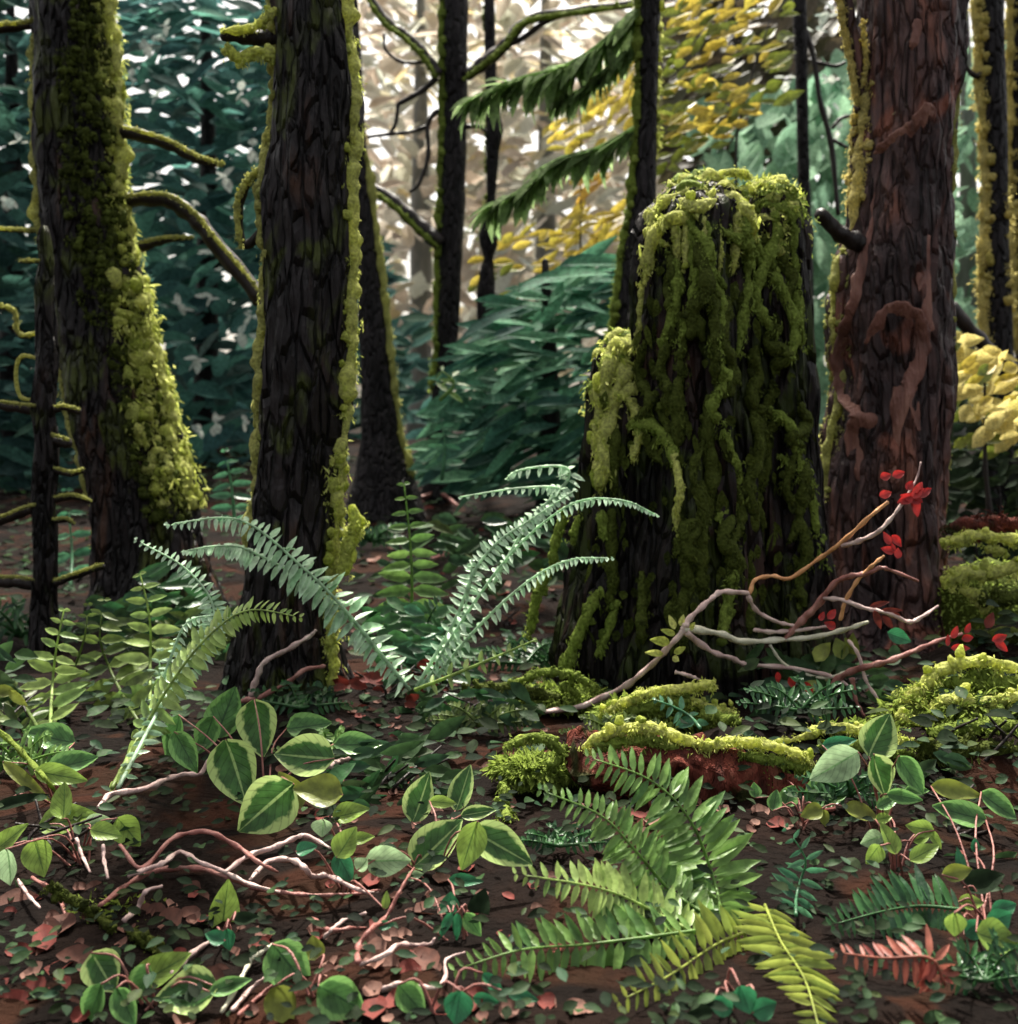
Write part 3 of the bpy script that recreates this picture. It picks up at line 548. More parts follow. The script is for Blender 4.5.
# ------------------------------------------------------------------ background trees
def bgtree(name, label, mat, poly, Yr, n, L, Wd, px, extra=None, bark=BARK_FAR, cat='tree', group=None, **k):
    Y = sum(Yr) / 2; x = W(px, 430, Y)[0]; g = gz(x, Y)
    o = thing(name, (x, Y, g), label, cat, group)
    top = min(p[1] for p in poly); zt = W(px, top + 15, Y)[2]
    MB().tube([(x, Y, g - .2), (x + .05, Y, (g + zt) / 2), (x, Y, zt)], [.012 * Y, .009 * Y, .003 * Y], 10, rough=.08, m=16).build('trunk', bark, o)
    crown(MB(), poly, Yr, n, L, Wd, **k).build('crown', mat, o)
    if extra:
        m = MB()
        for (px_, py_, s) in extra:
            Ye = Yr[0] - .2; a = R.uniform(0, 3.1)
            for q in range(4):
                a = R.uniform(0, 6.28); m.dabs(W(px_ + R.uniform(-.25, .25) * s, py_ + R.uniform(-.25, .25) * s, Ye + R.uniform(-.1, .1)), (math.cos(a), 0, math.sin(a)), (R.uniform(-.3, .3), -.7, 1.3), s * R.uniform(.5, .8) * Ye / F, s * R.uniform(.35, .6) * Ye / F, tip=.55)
        m.build('sky_gap_dabs', C_GAP, o)  # bright sky gaps in the crown, shaped as leaf dabs
    return o
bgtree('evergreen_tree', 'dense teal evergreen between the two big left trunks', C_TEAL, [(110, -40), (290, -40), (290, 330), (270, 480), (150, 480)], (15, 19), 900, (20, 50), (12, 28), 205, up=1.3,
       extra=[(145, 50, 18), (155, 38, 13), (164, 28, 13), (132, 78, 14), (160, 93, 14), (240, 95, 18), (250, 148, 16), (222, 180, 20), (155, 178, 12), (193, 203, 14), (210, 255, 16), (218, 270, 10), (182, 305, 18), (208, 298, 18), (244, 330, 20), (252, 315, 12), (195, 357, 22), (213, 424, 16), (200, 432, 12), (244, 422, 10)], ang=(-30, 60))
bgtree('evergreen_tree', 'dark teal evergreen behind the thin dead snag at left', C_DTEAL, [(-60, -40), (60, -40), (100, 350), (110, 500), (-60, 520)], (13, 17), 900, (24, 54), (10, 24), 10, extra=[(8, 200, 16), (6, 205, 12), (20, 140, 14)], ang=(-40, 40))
bgtree('evergreen_tree', 'dark evergreen standing behind the teal one between left trunks', C_DTEAL, [(90, 100), (300, 100), (430, 330), (440, 480), (100, 480)], (20, 24), 900, (18, 40), (10, 22), 320, up=1.2, ang=(-30, 60))
bgtree('pale_tree', 'far tree with haze painted into its pale pinkish foliage filling the gap at top centre', C_PINK, [(330, -60), (520, -60), (540, 200), (490, 340), (400, 360), (340, 300)], (42, 52), 640, (18, 34), (13, 24), 420, bark=BARK_PALE, ang=(-60, 90), tip=.45, up=1.7)
bgtree('pale_tree', 'cream coloured tree with painted haze seen right of the thin knobby trunk', C_PINK, [(470, -60), (680, -60), (680, 260), (600, 330), (470, 360)], (38, 46), 640, (18, 40), (11, 22), 545, bark=BARK_PALE, ang=(-30, 70), tip=.45, up=1.7)
bgtree('pale_tree', 'far pale tree with painted haze closing the gap behind the others', C_PINK, [(300, -70), (720, -70), (720, 280), (600, 400), (330, 400)], (58, 66), 560, (22, 42), (14, 28), 500, bark=BARK_PALE, ang=(-60, 90), tip=.45, up=1.7)
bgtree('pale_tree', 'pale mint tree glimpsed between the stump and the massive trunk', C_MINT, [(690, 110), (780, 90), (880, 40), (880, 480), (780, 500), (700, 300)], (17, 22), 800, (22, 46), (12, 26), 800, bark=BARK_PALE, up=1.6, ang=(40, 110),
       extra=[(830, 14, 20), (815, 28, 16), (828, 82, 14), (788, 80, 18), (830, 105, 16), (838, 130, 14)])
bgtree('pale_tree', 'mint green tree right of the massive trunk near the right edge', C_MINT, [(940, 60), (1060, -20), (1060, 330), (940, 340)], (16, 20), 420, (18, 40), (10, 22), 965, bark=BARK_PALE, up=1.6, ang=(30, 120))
bgtree('broadleaf_tree', 'brownish green tree behind the yellow leaves at upper right', C_BROWN, [(650, -60), (850, -60), (860, 60), (790, 160), (680, 190), (650, 120)], (20, 25), 620, (24, 50), (10, 22), 735, ang=(10, 60))
bgtree('fir_tree', 'low dark blue green fir with sweeping boughs left of the stump', C_FIR, [(470, 330), (520, 285), (590, 250), (640, 245), (640, 480), (600, 500), (450, 485), (430, 470), (440, 400)], (10.5, 12.5), 460, (30, 80), (9, 20), 545, ang=(-5, 55), tip=.8, up=1.2)
bgtree('fir_tree', 'dark bushy undergrowth fir at right edge below the yellow maple', S_DRK, [(945, 400), (1060, 400), (1060, 560), (945, 550)], (8.5, 10), 260, (16, 34), (8, 16), 985, ang=(-20, 60))
def shrub_leaves(name, label, mats, stem, Y, groups, cat='shrub'):
    """small broadleaf: a stem and parts of leaves; groups = (material, poly, n, L, W, ang)"""
    b = W(stem[-1][0], stem[-1][1], Y); o = thing(name, (b[0], Y, gz(b[0], Y)), label, cat)
    P = [W(x, y, Y) for x, y in stem] + [np.array([b[0], Y, gz(b[0], Y) - .1])]
    MB().tube(P, np.linspace(.008, .03, len(P)), 8, rough=.1).build('stem', TWIG_D, o)
    for mat, poly, n, L, Wd, ang in groups: crown(MB(), poly, (Y - .5, Y + .5), n, L, Wd, ang, up=.4, cup=.25, tip=.8).build('leaves', mat, o)
    return o
shrub_leaves('vine_maple', 'vine maple sapling with yellow and orange leaves on a thin stem left of the stump', None, [(580, 60), (581, 200), (580, 300), (582, 480)], 15,
    [(L_YEL, [(540, 230), (580, 205), (622, 205), (620, 240), (570, 270), (535, 270)], 60, (16, 34), (5, 9), (0, 60)), (L_ORA, [(562, 190), (600, 160), (604, 180), (580, 200)], 14, (16, 26), (6, 10), (20, 60)),
     (L_YEL, [(590, 100), (636, 10), (644, 60), (630, 125), (585, 118)], 48, (16, 32), (6, 11), (35, 75)), (S_OLV, [(470, 270), (520, 260), (510, 300), (470, 300)], 10, (14, 26), (6, 10), (10, 50)), (L_YEL, [(545, 120), (610, 110), (612, 165), (560, 190)], 22, (14, 28), (6, 11), (10, 60)), (L_YEL, [(470, 245), (530, 225), (530, 275), (475, 290)], 12, (14, 26), (6, 10), (0, 50))])
shrub_leaves('vine_maple', 'leafy maple with slanting yellow leaves above the stump', None, [(770, 20), (740, 120), (736, 200), (740, 470)], 12,
    [(L_YEL, [(690, -30), (790, -30), (780, 60), (740, 110), (690, 80), (670, 30)], 74, (14, 32), (6, 12), (10, 60)), (L_YEL, [(665, 80), (740, 85), (760, 105), (735, 135), (690, 148), (660, 125)], 46, (14, 28), (7, 13), (-10, 50)),
     (S_OLV, [(660, 0), (790, -10), (790, 110), (690, 160), (655, 160)], 70, (16, 34), (8, 14), (0, 60)), (S_OLV, [(655, 30), (690, 40), (680, 180), (655, 170)], 24, (12, 24), (8, 12), (0, 60))])
shrub_leaves('vine_maple', 'yellow leaved maple bush at right edge below the diagonal branch', None, [(985, 360), (985, 460), (990, 520)], 8.2,
    [(MOSS_Y, [(950, 335), (1000, 350), (1060, 380), (1060, 440), (990, 445), (960, 415)], 70, (18, 36), (10, 18), (0, 60)), (L_YEL, [(955, 350), (1060, 380), (1060, 430), (985, 430)], 40, (16, 30), (8, 15), (10, 60)), (S_OLV, [(950, 340), (1050, 400), (1050, 460), (960, 450)], 30, (16, 30), (8, 15), (10, 60))])

# ------------------------------------------------------------------ ferns
def frond(parent, mat, pts, L, Y=None, nrml=(0, -.5, 1), n=None, droop=.25, fat=.36, rach=None, name='frond', fwd=.35, one=False):
    """a frond: pts run from base to tip as (px, py, Y)"""
    pts = [(p[0], p[1], min(p[2] if len(p) > 2 else Y, gdepth(p[0], p[1], .05))) for p in pts]
    P0 = [W(*p) for p in pts]; Lpx = sum(math.hypot(a[0] - b[0], a[1] - b[1]) for a, b in zip(pts, pts[1:]))
    Ym = np.mean([p[1] for p in P0]); n = n or max(10, int(Lpx / 7)); C = catmull(P0, n); T = nrm(np.gradient(C, axis=0)); N = np.asarray(nrml, float)
    mb = MB().tube(C[::2], np.linspace(2.0, .7, len(C[::2])) * Ym / F, 6, m=n)
    t = np.linspace(0, 1, n); ln = L * Ym / F * np.minimum(1, .45 + 2.2 * t) * np.clip(1.04 - t, 0, 1) ** .55
    for sd in (-1, 1):
        S = nrm(np.cross(T, N)) * sd; jit = NR.normal(0, .10, (n, 3))
        A = nrm(S + T * fwd + jit - np.array([0, 0, 1]) * (droop * (.7 + .6 * NR.random(n)))[:, None])
        Nn = N + NR.normal(0, .22, (n, 3)); k = slice(1, None)
        lv = ln * (.86 + .28 * NR.random(n))
        mb.dabs(C[k] + T[k] * (sd * .002), A[k], Nn[k], lv[k], np.maximum(lv[k] * fat, 4.0 * Ym / F), cup=.18, bend=.16, n=4, tip=.55, wide=.35)
    return mb.build(name, mat, parent)
def fern(label, px, py, Y=None, group=None):
    Y = Y or gdepth(px, py); p = W(px, py, Y); return thing('sword_fern', (p[0], Y, gz(p[0], Y)), label, 'fern', group)
TOC = (0, -.8, .6)
f = fern('large pale arching fern between the second trunk and the stump', 412, 690, 5.0)
frond(f, F_SHEEN, [(410, 690, 5.0), (345, 610, 4.9), (300, 565, 4.8), (240, 520, 4.7), (168, 524, 4.6)], 31, nrml=(-.3, -.75, .8), droop=.7)
frond(f, F_SHEEN, [(410, 690, 5.0), (330, 600, 4.9), (255, 553, 4.8), (220, 546, 4.75), (184, 551, 4.7)], 28, droop=.5)
frond(f, F_SHEEN, [(425, 690, 5.0), (450, 640, 4.9), (510, 555, 4.8), (570, 505, 4.7), (620, 500, 4.6), (657, 515, 4.6)], 18, droop=.5)
frond(f, F_SHEEN, [(425, 690, 5.0), (480, 625, 4.9), (530, 580, 4.8), (570, 560, 4.7), (612, 558, 4.6)], 17, droop=.5)
frond(f, F_SHEEN, [(415, 690, 5.0), (455, 620, 5.0), (475, 570, 5.0), (500, 540, 5.0), (530, 520, 5.0), (575, 490, 5.0)], 17, nrml=TOC)
frond(f, F_SHEEN, [(490, 590, 5.1), (530, 520, 5.1), (560, 490, 5.1), (520, 488, 5.1), (460, 497, 5.1)], 18, droop=.4)
frond(f, F_SHEEN, [(530, 520, 5.2), (568, 480, 5.2), (560, 466, 5.2), (520, 470, 5.2), (508, 478, 5.2)], 20, droop=.4)
frond(f, F_SHEEN, [(418, 690, 5.0), (452, 645, 5.0), (468, 595, 5.0), (472, 560, 5.0)], 18, nrml=TOC)
frond(f, F_LIGHT, [(415, 690, 4.9), (460, 672, 4.8), (500, 655, 4.75), (535, 640, 4.7)], 18, nrml=TOC, n=9)
f = fern('light green fern with one broad frond curling before the second trunk', 112, 790, 4.3)
frond(f, F_LIGHT, [(112, 788, 4.2), (140, 735, 4.2), (180, 670, 4.2), (215, 630, 4.2), (250, 610, 4.2), (300, 617, 4.2)], 33, nrml=(-.5, -.9, .4), droop=.3)
frond(f, F_SHEEN, [(118, 788, 4.3), (165, 700, 4.3), (205, 645, 4.35), (213, 606, 4.4), (185, 568, 4.4), (136, 540, 4.4)], 22, nrml=TOC, droop=.3)
frond(f, F_SHEEN, [(150, 720, 4.3), (170, 660, 4.3), (188, 622, 4.3), (220, 615, 4.3)], 17, droop=.5)
f = fern('light green fern with flat ladder fronds at the foot of the leaning trunk', 150, 720, 5.2)
frond(f, F_LIGHT, [(150, 722, 5.2), (150, 670, 5.2), (150, 620, 5.2), (140, 574, 5.2)], 44, nrml=(0, -1, .6), n=11, droop=-.05, fwd=.1, fat=.38)
frond(f, F_OLIVE, [(140, 725, 5.2), (115, 680, 5.2), (100, 640, 5.2), (104, 600, 5.2)], 46, nrml=(0, -1, .6), n=10, droop=0, fwd=.1, fat=.4)
frond(f, F_SHEEN, [(146, 725, 5.1), (158, 690, 5.1), (160, 650, 5.1)], 26, nrml=(0, -1, .3), n=8, droop=0, fwd=.1, fat=.36)
f = fern('pale green ladder fern beside the dead snag at left edge', 52, 735, 4.9)
frond(f, F_LIGHT, [(50, 735, 4.9), (52, 690, 4.9), (56, 650, 4.9), (64, 610, 4.9)], 42, nrml=(0, -1, .6), n=11, droop=0, fwd=.1, fat=.36)
frond(f, F_OLIVE, [(50, 735, 4.95), (66, 690, 5), (84, 640, 5), (88, 605, 5)], 28, nrml=(0, -1, .3), n=10, droop=0, fwd=.15, fat=.36)
frond(f, F_OLIVE, [(45, 740, 4.9), (20, 700, 4.9), (2, 690, 4.9), (-20, 700, 4.9)], 26, nrml=TOC)
f = fern('dark green fern with level leaflets behind the pale fern', 410, 640, 6.2)
frond(f, F_GREEN, [(410, 650, 6.2), (412, 590, 6.2), (410, 540, 6.2), (404, 484, 6.2)], 42, nrml=(0, -1, .5), n=13, droop=.1, fwd=.1, fat=.36)
for a, b in (((440, 600), 34), ((385, 606), 30), ((455, 640), 30), ((395, 640), 30)): frond(f, F_DARK, [(412, 670, 6.1), ((412 + a[0]) / 2, 625, 6.0), (a[0], a[1], 5.9)], b, nrml=TOC, droop=.3)
f = fern('teal fern in the shade between the two left trunks', 228, 520, 9)
frond(f, F_TEAL, [(235, 530, 9), (232, 490, 9), (225, 450, 9)], 30, nrml=(0, -1, .3), n=8, fwd=.2, fat=.34)
f = fern('teal fern glimpsed between the dead snag and leaning trunk', 75, 570, 8.6)
frond(f, F_TEAL, [(70, 590, 8.6), (72, 545, 8.6), (66, 490, 8.6)], 38, nrml=(0, -1, .3), n=6, fwd=.2, fat=.36)
f = fern('small fir green fern below the slim trunk', 445, 480, 9.6)
frond(f, F_TEAL, [(442, 480, 9.6), (445, 440, 9.6), (440, 420, 9.6)], 24, nrml=(0, -1, .3), n=6, fwd=.2, fat=.36); frond(f, F_GREEN, [(440, 400, 9.6), (455, 380, 9.6), (430, 365, 9.6)], 22, nrml=TOC, n=6)
# big fern, lower right
f = fern('big green sword fern with long spreading fronds at bottom centre right', 725, 915, 3.05)
frond(f, F_GREEN, [(722, 918, 3.05), (714, 880, 3.0), (690, 820, 3.0), (650, 780, 3.0), (588, 757, 3.0)], 60, nrml=TOC, droop=.1, fat=.25, n=34)
frond(f, F_GREEN, [(715, 920, 3.0), (670, 890, 2.95), (635, 850, 2.9), (600, 815, 2.9), (540, 790, 2.9)], 42, nrml=TOC, droop=.1, fat=.3, n=32)
frond(f, F_LIGHT, [(700, 935, 2.95), (660, 915, 2.85), (620, 895, 2.8), (580, 884, 2.75), (516, 874, 2.7)], 44, nrml=TOC, droop=.15, fat=.32, n=26)
frond(f, F_GREEN, [(700, 930, 2.9), (640, 938, 2.75), (580, 945, 2.7), (520, 950, 2.6), (455, 970, 2.55)], 50, nrml=TOC, droop=.15, fat=.27, n=28)
frond(f, F_YEL, [(750, 930, 2.9), (715, 945, 2.75), (670, 975, 2.65), (618, 1002, 2.6)], 48, nrml=(.1, -1, .3), droop=.12, fat=.24, n=18)
frond(f, F_YEL, [(765, 905, 2.9), (780, 940, 2.7), (805, 980, 2.55), (822, 1040, 2.45)], 56, nrml=(0, -1, .2), droop=.12, fat=.22, n=22)
f = fern('small teal green fern frond right of the big sword fern', 800, 915, 3.0)
frond(f, F_TEAL, [(796, 915, 3.05), (797, 890, 3.0), (806, 860, 3.0), (786, 828, 2.95)], 33, nrml=(0, -1, .4), n=10, droop=.1, fwd=.25, fat=.28)
f = fern('dark green fern lying level at lower right above the rust frond', 960, 925, 2.95)
frond(f, F_DARK, [(965, 910, 2.95), (920, 906, 2.9), (880, 912, 2.85), (832, 925, 2.8)], 48, nrml=TOC, droop=.05, fwd=.15, fat=.22, n=24)
f = fern('withered rust coloured fern frond at lower right', 940, 985, 2.6)
frond(f, F_RED, [(945, 985, 2.4), (930, 958, 2.4), (885, 958, 2.4), (835, 952, 2.4)], 36, nrml=(0, -.9, .5), droop=.6, fwd=.2, fat=.26, n=16)

# ------------------------------------------------------------------ broad leaved plants
def leaf(mb, px, py, l, w, ang, Y, tilt=.5, side=0, cup=.25, wav=.04):
    a = math.radians(ang); A = np.array([math.cos(a), 0, math.sin(a)]); N = np.array([side, -1, tilt])
    A = nrm(A - nrm(N) * np.dot(A, nrm(N)) * .6); c = W(px, py, Y); Ls = l * Y / F
    base = c - A * Ls * .5; mb.dabs(base, A, N, Ls, w * Y / F, cup=cup, bend=.14, n=9, tip=.80, wav=wav, wide=.38); return base
def plant(label, root, leaves, h=.16, stem=TWIG_R, name='salal_plant', cat='plant', Yp=None):
    Yr = Yp or gdepth(*root); r = W(root[0], root[1], Yr); r[2] = gz(r[0], Yr); o = thing(name, r, label, cat); st = MB(); B = []
    for (px, py, l, w, ang, mat) in leaves:
        hh = h * R.uniform(.6, 1.3); Y = min(Yr + .5, max(Yr - .9, gdepth(px, py, hh))); mb = MB(); b = leaf(mb, px, py, l * 1.05, w * 1.08, ang, Y, R.uniform(.3, .9), R.uniform(-.3, .3)); mb.build('leaf', mat, o); B.append(b)
    for b in B:
        mid = (b + r) / 2 + np.array([R.uniform(-.02, .02), R.uniform(-.02, .02), .04]); q = r + (R.uniform(-.03, .03), R.uniform(-.03, .03), -.03)
        st.tube([q, mid, b], [.0038, .003, .0022], 6, rough=.1, m=9)
    st.build('stem', stem, o); return o
V_, L_, M_, P_, T_, O_, D_ = S_EDGE, S_LIT, S_MID, S_PAL, S_TEA, S_OLV, S_DRK
plant('salal shrub with large pale edged leaves below the second trunk', (265, 800), [(225, 712, 50, 34, 70, M_), (258, 728, 54, 38, -80, V_), (235, 772, 64, 46, -70, V_), (266, 808, 66, 52, -140, V_), (308, 724, 42, 24, 10, M_), (303, 755, 62, 40, 172, V_), (358, 743, 46, 22, 5, M_), (185, 752, 44, 24, -60, M_), (172, 738, 44, 22, -100, M_),
    (318, 790, 48, 32, 170, O_), (206, 735, 36, 24, -110, M_), (290, 790, 40, 24, 120, O_)])
plant('salal sprig of light green leaves at the left edge', (85, 860), [(66, 818, 54, 30, 14, L_), (62, 800, 34, 22, 100, L_), (98, 822, 26, 16, 10, P_), (106, 832, 30, 18, -10, L_), (128, 832, 34, 26, -50, L_), (38, 858, 36, 28, -70, L_), (8, 838, 40, 18, 42, L_), (6, 868, 34, 26, -80, P_)])
plant('green salal sprig above the left edge light leaves', (60, 800), [(48, 735, 52, 26, 165, M_), (72, 762, 46, 24, 20, M_), (60, 775, 50, 20, -10, L_), (25, 780, 60, 12, -40, O_), (20, 800, 50, 12, 20, D_)])
plant('salal with white edged leaves curling up at bottom centre', (432, 880), [(420, 797, 48, 30, 75, V_), (462, 787, 44, 24, 80, V_), (443, 802, 26, 12, -5, L_), (436, 842, 62, 40, 50, V_), (470, 846, 46, 28, 250, L_), (502, 846, 66, 36, -32, V_), (478, 812, 34, 14, 10, V_), (388, 861, 44, 28, 0, P_), (362, 864, 14, 16, 60, P_)])
plant('small salal with scattered light leaves left of white edged one', (340, 885), [(350, 812, 36, 20, 15, L_), (322, 828, 16, 20, -90, P_), (346, 842, 32, 24, 60, L_), (362, 838, 24, 12, 10, L_), (344, 868, 30, 20, -60, T_), (306, 848, 20, 14, 20, T_), (386, 900, 16, 8, 80, L_)])
plant('little clover like plant with narrow teal leaves', (462, 940), [(450, 903, 20, 18, 90, T_), (445, 926, 28, 9, -115, T_), (457, 927, 26, 9, -92, T_), (473, 925, 26, 16, -55, M_), (466, 880, 34, 12, 0, T_), (415, 875, 16, 9, 10, P_), (386, 925, 16, 9, 10, T_), (480, 905, 30, 22, 80, D_)], h=.06)
plant('leafy plant with ringed and pale leaves at bottom left corner', (150, 1005), [(103, 972, 42, 36, -60, V_), (158, 970, 62, 30, 35, L_), (140, 985, 40, 26, -110, M_), (186, 992, 60, 42, 190, V_), (92, 1005, 40, 24, -110, M_), (125, 1008, 40, 24, -60, M_), (230, 985, 40, 16, 20, M_)], h=.06)
plant('single upright light leaf standing on the litter', (224, 945), [(225, 907, 48, 28, 82, L_), (215, 937, 20, 14, 160, T_), (228, 940, 20, 14, -80, T_), (246, 918, 24, 12, 10, D_)], h=.08)
plant('low plant with broad dark green leaves at bottom edge', (315, 1000), [(290, 968, 56, 42, -50, M_), (342, 1000, 52, 38, -30, M_), (282, 1006, 38, 30, -60, O_), (314, 948, 22, 20, 100, O_)], h=.05)
plant('heart shaped green leaves at the bottom edge', (440, 1010), [(412, 1000, 38, 26, -50, M_), (458, 1008, 30, 28, -100, T_), (486, 1000, 26, 12, -10, T_), (494, 985, 30, 12, -50, T_), (523, 996, 30, 12, -15, T_)], h=.04)
plant('pale leaved sprig hanging at right above the small yellow leaves', (885, 840), [(880, 735, 46, 36, 60, V_), (835, 766, 52, 32, -150, P_), (840, 742, 34, 12, 10, T_), (882, 776, 42, 28, -75, V_), (912, 775, 40, 22, -60, M_), (905, 797, 34, 14, -10, M_), (918, 790, 26, 10, 0, M_), (888, 802, 26, 12, 30, M_)], h=.25)
plant('cluster of small yellow green leaflets at right', (895, 880), [(872, 840, 22, 18, 200, P_), (890, 838, 30, 18, 100, L_), (874, 855, 22, 18, 230, L_), (884, 808, 14, 12, 120, L_), (884, 818, 16, 10, 10, L_), (920, 828, 26, 16, 170, L_), (936, 840, 20, 10, -60, L_), (925, 852, 34, 16, 30, L_), (922, 838, 20, 10, 20, L_)], h=.12, name='leafy_sprig')
plant('olive leaved plant along the right edge', (985, 930), [(958, 790, 50, 18, -10, O_), (960, 812, 48, 24, 160, M_), (1000, 805, 40, 22, -40, M_), (960, 860, 24, 10, 90, T_), (975, 845, 14, 8, 80, T_), (958, 872, 30, 16, 10, O_), (985, 880, 44, 22, 20, D_), (972, 902, 26, 14, 0, L_), (955, 925, 22, 20, -90, L_), (974, 928, 24, 18, 30, T_), (1000, 920, 30, 22, 20, T_), (1005, 908, 30, 16, 20, T_), (998, 938, 40, 32, -20, L_)], h=.12, name='leafy_plant')
plant('green and olive leaves on the mossy bank above the small teal frond', (800, 830), [(775, 800, 20, 14, 80, M_), (790, 795, 22, 18, 60, M_), (830, 790, 50, 30, 20, M_), (862, 812, 34, 18, -20, O_), (812, 812, 22, 16, 200, O_), (824, 818, 16, 12, -80, O_), (755, 790, 14, 12, 90, M_), (806, 775, 40, 18, 10, D_)], h=.08, name='leafy_plant')
plant('round leaved teal sprouts on bare soil below the yellow frond', (735, 1000), [(720, 1005, 26, 18, 160, T_), (745, 1000, 26, 24, -70, T_), (765, 1008, 26, 20, 20, T_), (700, 1012, 26, 14, 190, D_)], h=.05, name='leafy_sprout')

def bush(label, px, Y, sets, name='low_shrub'):
    x = W(px, 600, Y)[0]; o = thing(name, (x, Y, gz(x, Y)), label, 'shrub'); st = MB(); g = np.array([x, Y, gz(x, Y) - .03])
    for k in range(5): st.tube([g + (R.uniform(-.05, .05), R.uniform(-.05, .05), 0), g + (R.uniform(-.1, .1), R.uniform(-.1, .1), .07), g + (R.uniform(-.18, .18), R.uniform(-.15, .15), .15)], [.008, .006, .004], 6)
    st.build('stems', TWIG_D, o)
    for mat, poly, n, L, Wd, ang in sets: crown(MB(), poly, (Y - .25, Y + .25), n, L, Wd, ang, up=.6, cup=.2, tip=.75, bend=.25).build('leaves', mat, o)
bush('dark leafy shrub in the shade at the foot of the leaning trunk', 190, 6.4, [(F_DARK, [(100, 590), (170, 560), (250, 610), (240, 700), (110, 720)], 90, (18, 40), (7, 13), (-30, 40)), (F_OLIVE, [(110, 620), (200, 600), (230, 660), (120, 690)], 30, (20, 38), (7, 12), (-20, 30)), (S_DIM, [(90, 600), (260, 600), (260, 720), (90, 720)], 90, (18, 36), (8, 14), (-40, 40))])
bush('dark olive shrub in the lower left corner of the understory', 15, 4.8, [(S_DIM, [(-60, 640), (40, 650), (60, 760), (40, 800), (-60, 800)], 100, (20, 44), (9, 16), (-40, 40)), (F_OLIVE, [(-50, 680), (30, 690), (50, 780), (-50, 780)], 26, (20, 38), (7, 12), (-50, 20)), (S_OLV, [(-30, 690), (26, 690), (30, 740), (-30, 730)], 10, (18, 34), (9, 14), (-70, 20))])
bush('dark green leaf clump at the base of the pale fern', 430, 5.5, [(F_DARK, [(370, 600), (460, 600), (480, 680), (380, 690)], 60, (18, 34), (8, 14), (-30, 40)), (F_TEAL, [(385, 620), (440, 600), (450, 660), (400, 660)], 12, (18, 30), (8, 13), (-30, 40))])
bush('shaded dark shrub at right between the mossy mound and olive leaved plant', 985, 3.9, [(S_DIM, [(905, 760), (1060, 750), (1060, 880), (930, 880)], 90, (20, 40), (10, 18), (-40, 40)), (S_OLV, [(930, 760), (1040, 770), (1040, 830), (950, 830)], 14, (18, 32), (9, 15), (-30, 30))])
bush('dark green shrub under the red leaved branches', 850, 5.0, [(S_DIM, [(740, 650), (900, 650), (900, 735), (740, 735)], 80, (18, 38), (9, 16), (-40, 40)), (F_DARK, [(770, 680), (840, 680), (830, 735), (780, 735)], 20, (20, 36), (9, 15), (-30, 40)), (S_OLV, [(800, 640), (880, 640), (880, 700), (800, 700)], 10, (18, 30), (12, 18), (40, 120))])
bush('dark low leaf clump left of the white edged salal', 400, 4.0, [(S_DIM, [(330, 760), (450, 720), (460, 800), (340, 830)], 50, (22, 46), (10, 18), (-30, 60)), (F_DARK, [(320, 770), (400, 760), (400, 810), (330, 820)], 14, (22, 40), (12, 20), (-20, 60))])
f = fern('short teal frond poking out beside the low mossy hummock', 690, 725, 4.35)
frond(f, F_TEAL, [(700, 728, 4.3), (690, 716, 4.3), (672, 706, 4.3), (655, 700, 4.3)], 22, nrml=TOC, n=7, fat=.4)

def small_fern(label, px, py, mat, size, nf, Y=None):
    Y = Y or gdepth(px, py); f = fern(label, px, py, Y); b = np.array(f.location[:])
    for k in range(nf):
        a = math.pi * (k + R.uniform(.2, .8)) / nf; L = size * R.uniform(.8, 1.15); P = []
        for q in (0, .35, .7, 1.0): P.append((px + math.cos(a) * L * q, py - math.sin(a) * L * .8 * (q - .42 * q * q) - 4, Y - .25 * q * R.uniform(.3, 1)))
        frond(f, mat, P, size * .26, nrml=TOC, droop=.25, fat=.3)
small_fern('dark fern in the hollow left of the stump foot', 525, 668, F_DARK, 60, 7)
small_fern('olive fern at the foot of the leaning trunk beside ladder fronds', 205, 650, F_OLIVE, 70, 7)
small_fern('dark fern between second trunk and the dark red log', 300, 712, F_DARK, 60, 6, 5.2)
small_fern('dark fern tucked behind the snag at left edge', 20, 640, F_DARK, 80, 7, 6.6)
small_fern('small dark fern on the slope behind the pale arching fern', 470, 560, F_DARK, 46, 6, 8.2)
small_fern('deep green fern low on the bank beneath the red leaf branches', 800, 715, F_DARK, 70, 7)
small_fern('dim fern right of the yellow mossy hummock', 620, 745, F_OLIVE, 60, 6)
small_fern('dark fern on the far slope between young trunk and second trunk', 370, 545, F_DARK, 44, 6, 9)
small_fern('green fern in the lower right corner below olive leaves', 985, 985, F_DARK, 90, 7)
small_fern('mid green fern between the salal and the pale fern base', 330, 760, F_GREEN, 54, 6)
small_fern('olive green fern left of the mossy log end', 480, 730, F_OLIVE, 54, 7)
small_fern('green fern at the left edge below the ladder fern', 20, 770, F_GREEN, 70, 7)
small_fern('small green fern near the bottom centre salal', 560, 850, F_DARK, 50, 6)
small_fern('dark green fern right of the log under pale salal', 850, 800, F_DARK, 60, 7)
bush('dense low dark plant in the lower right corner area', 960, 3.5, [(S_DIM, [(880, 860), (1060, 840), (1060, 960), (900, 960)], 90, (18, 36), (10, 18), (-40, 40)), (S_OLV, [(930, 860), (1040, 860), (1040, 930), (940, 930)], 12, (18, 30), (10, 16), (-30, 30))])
bush('dark leafy clump in the open middle between pale fern and log', 470, 4.9, [(S_DIM, [(400, 690), (540, 690), (560, 760), (400, 770)], 60, (18, 34), (8, 15), (-40, 40)), (F_DARK, [(430, 690), (520, 690), (520, 750), (430, 750)], 24, (18, 34), (8, 13), (-30, 30))])
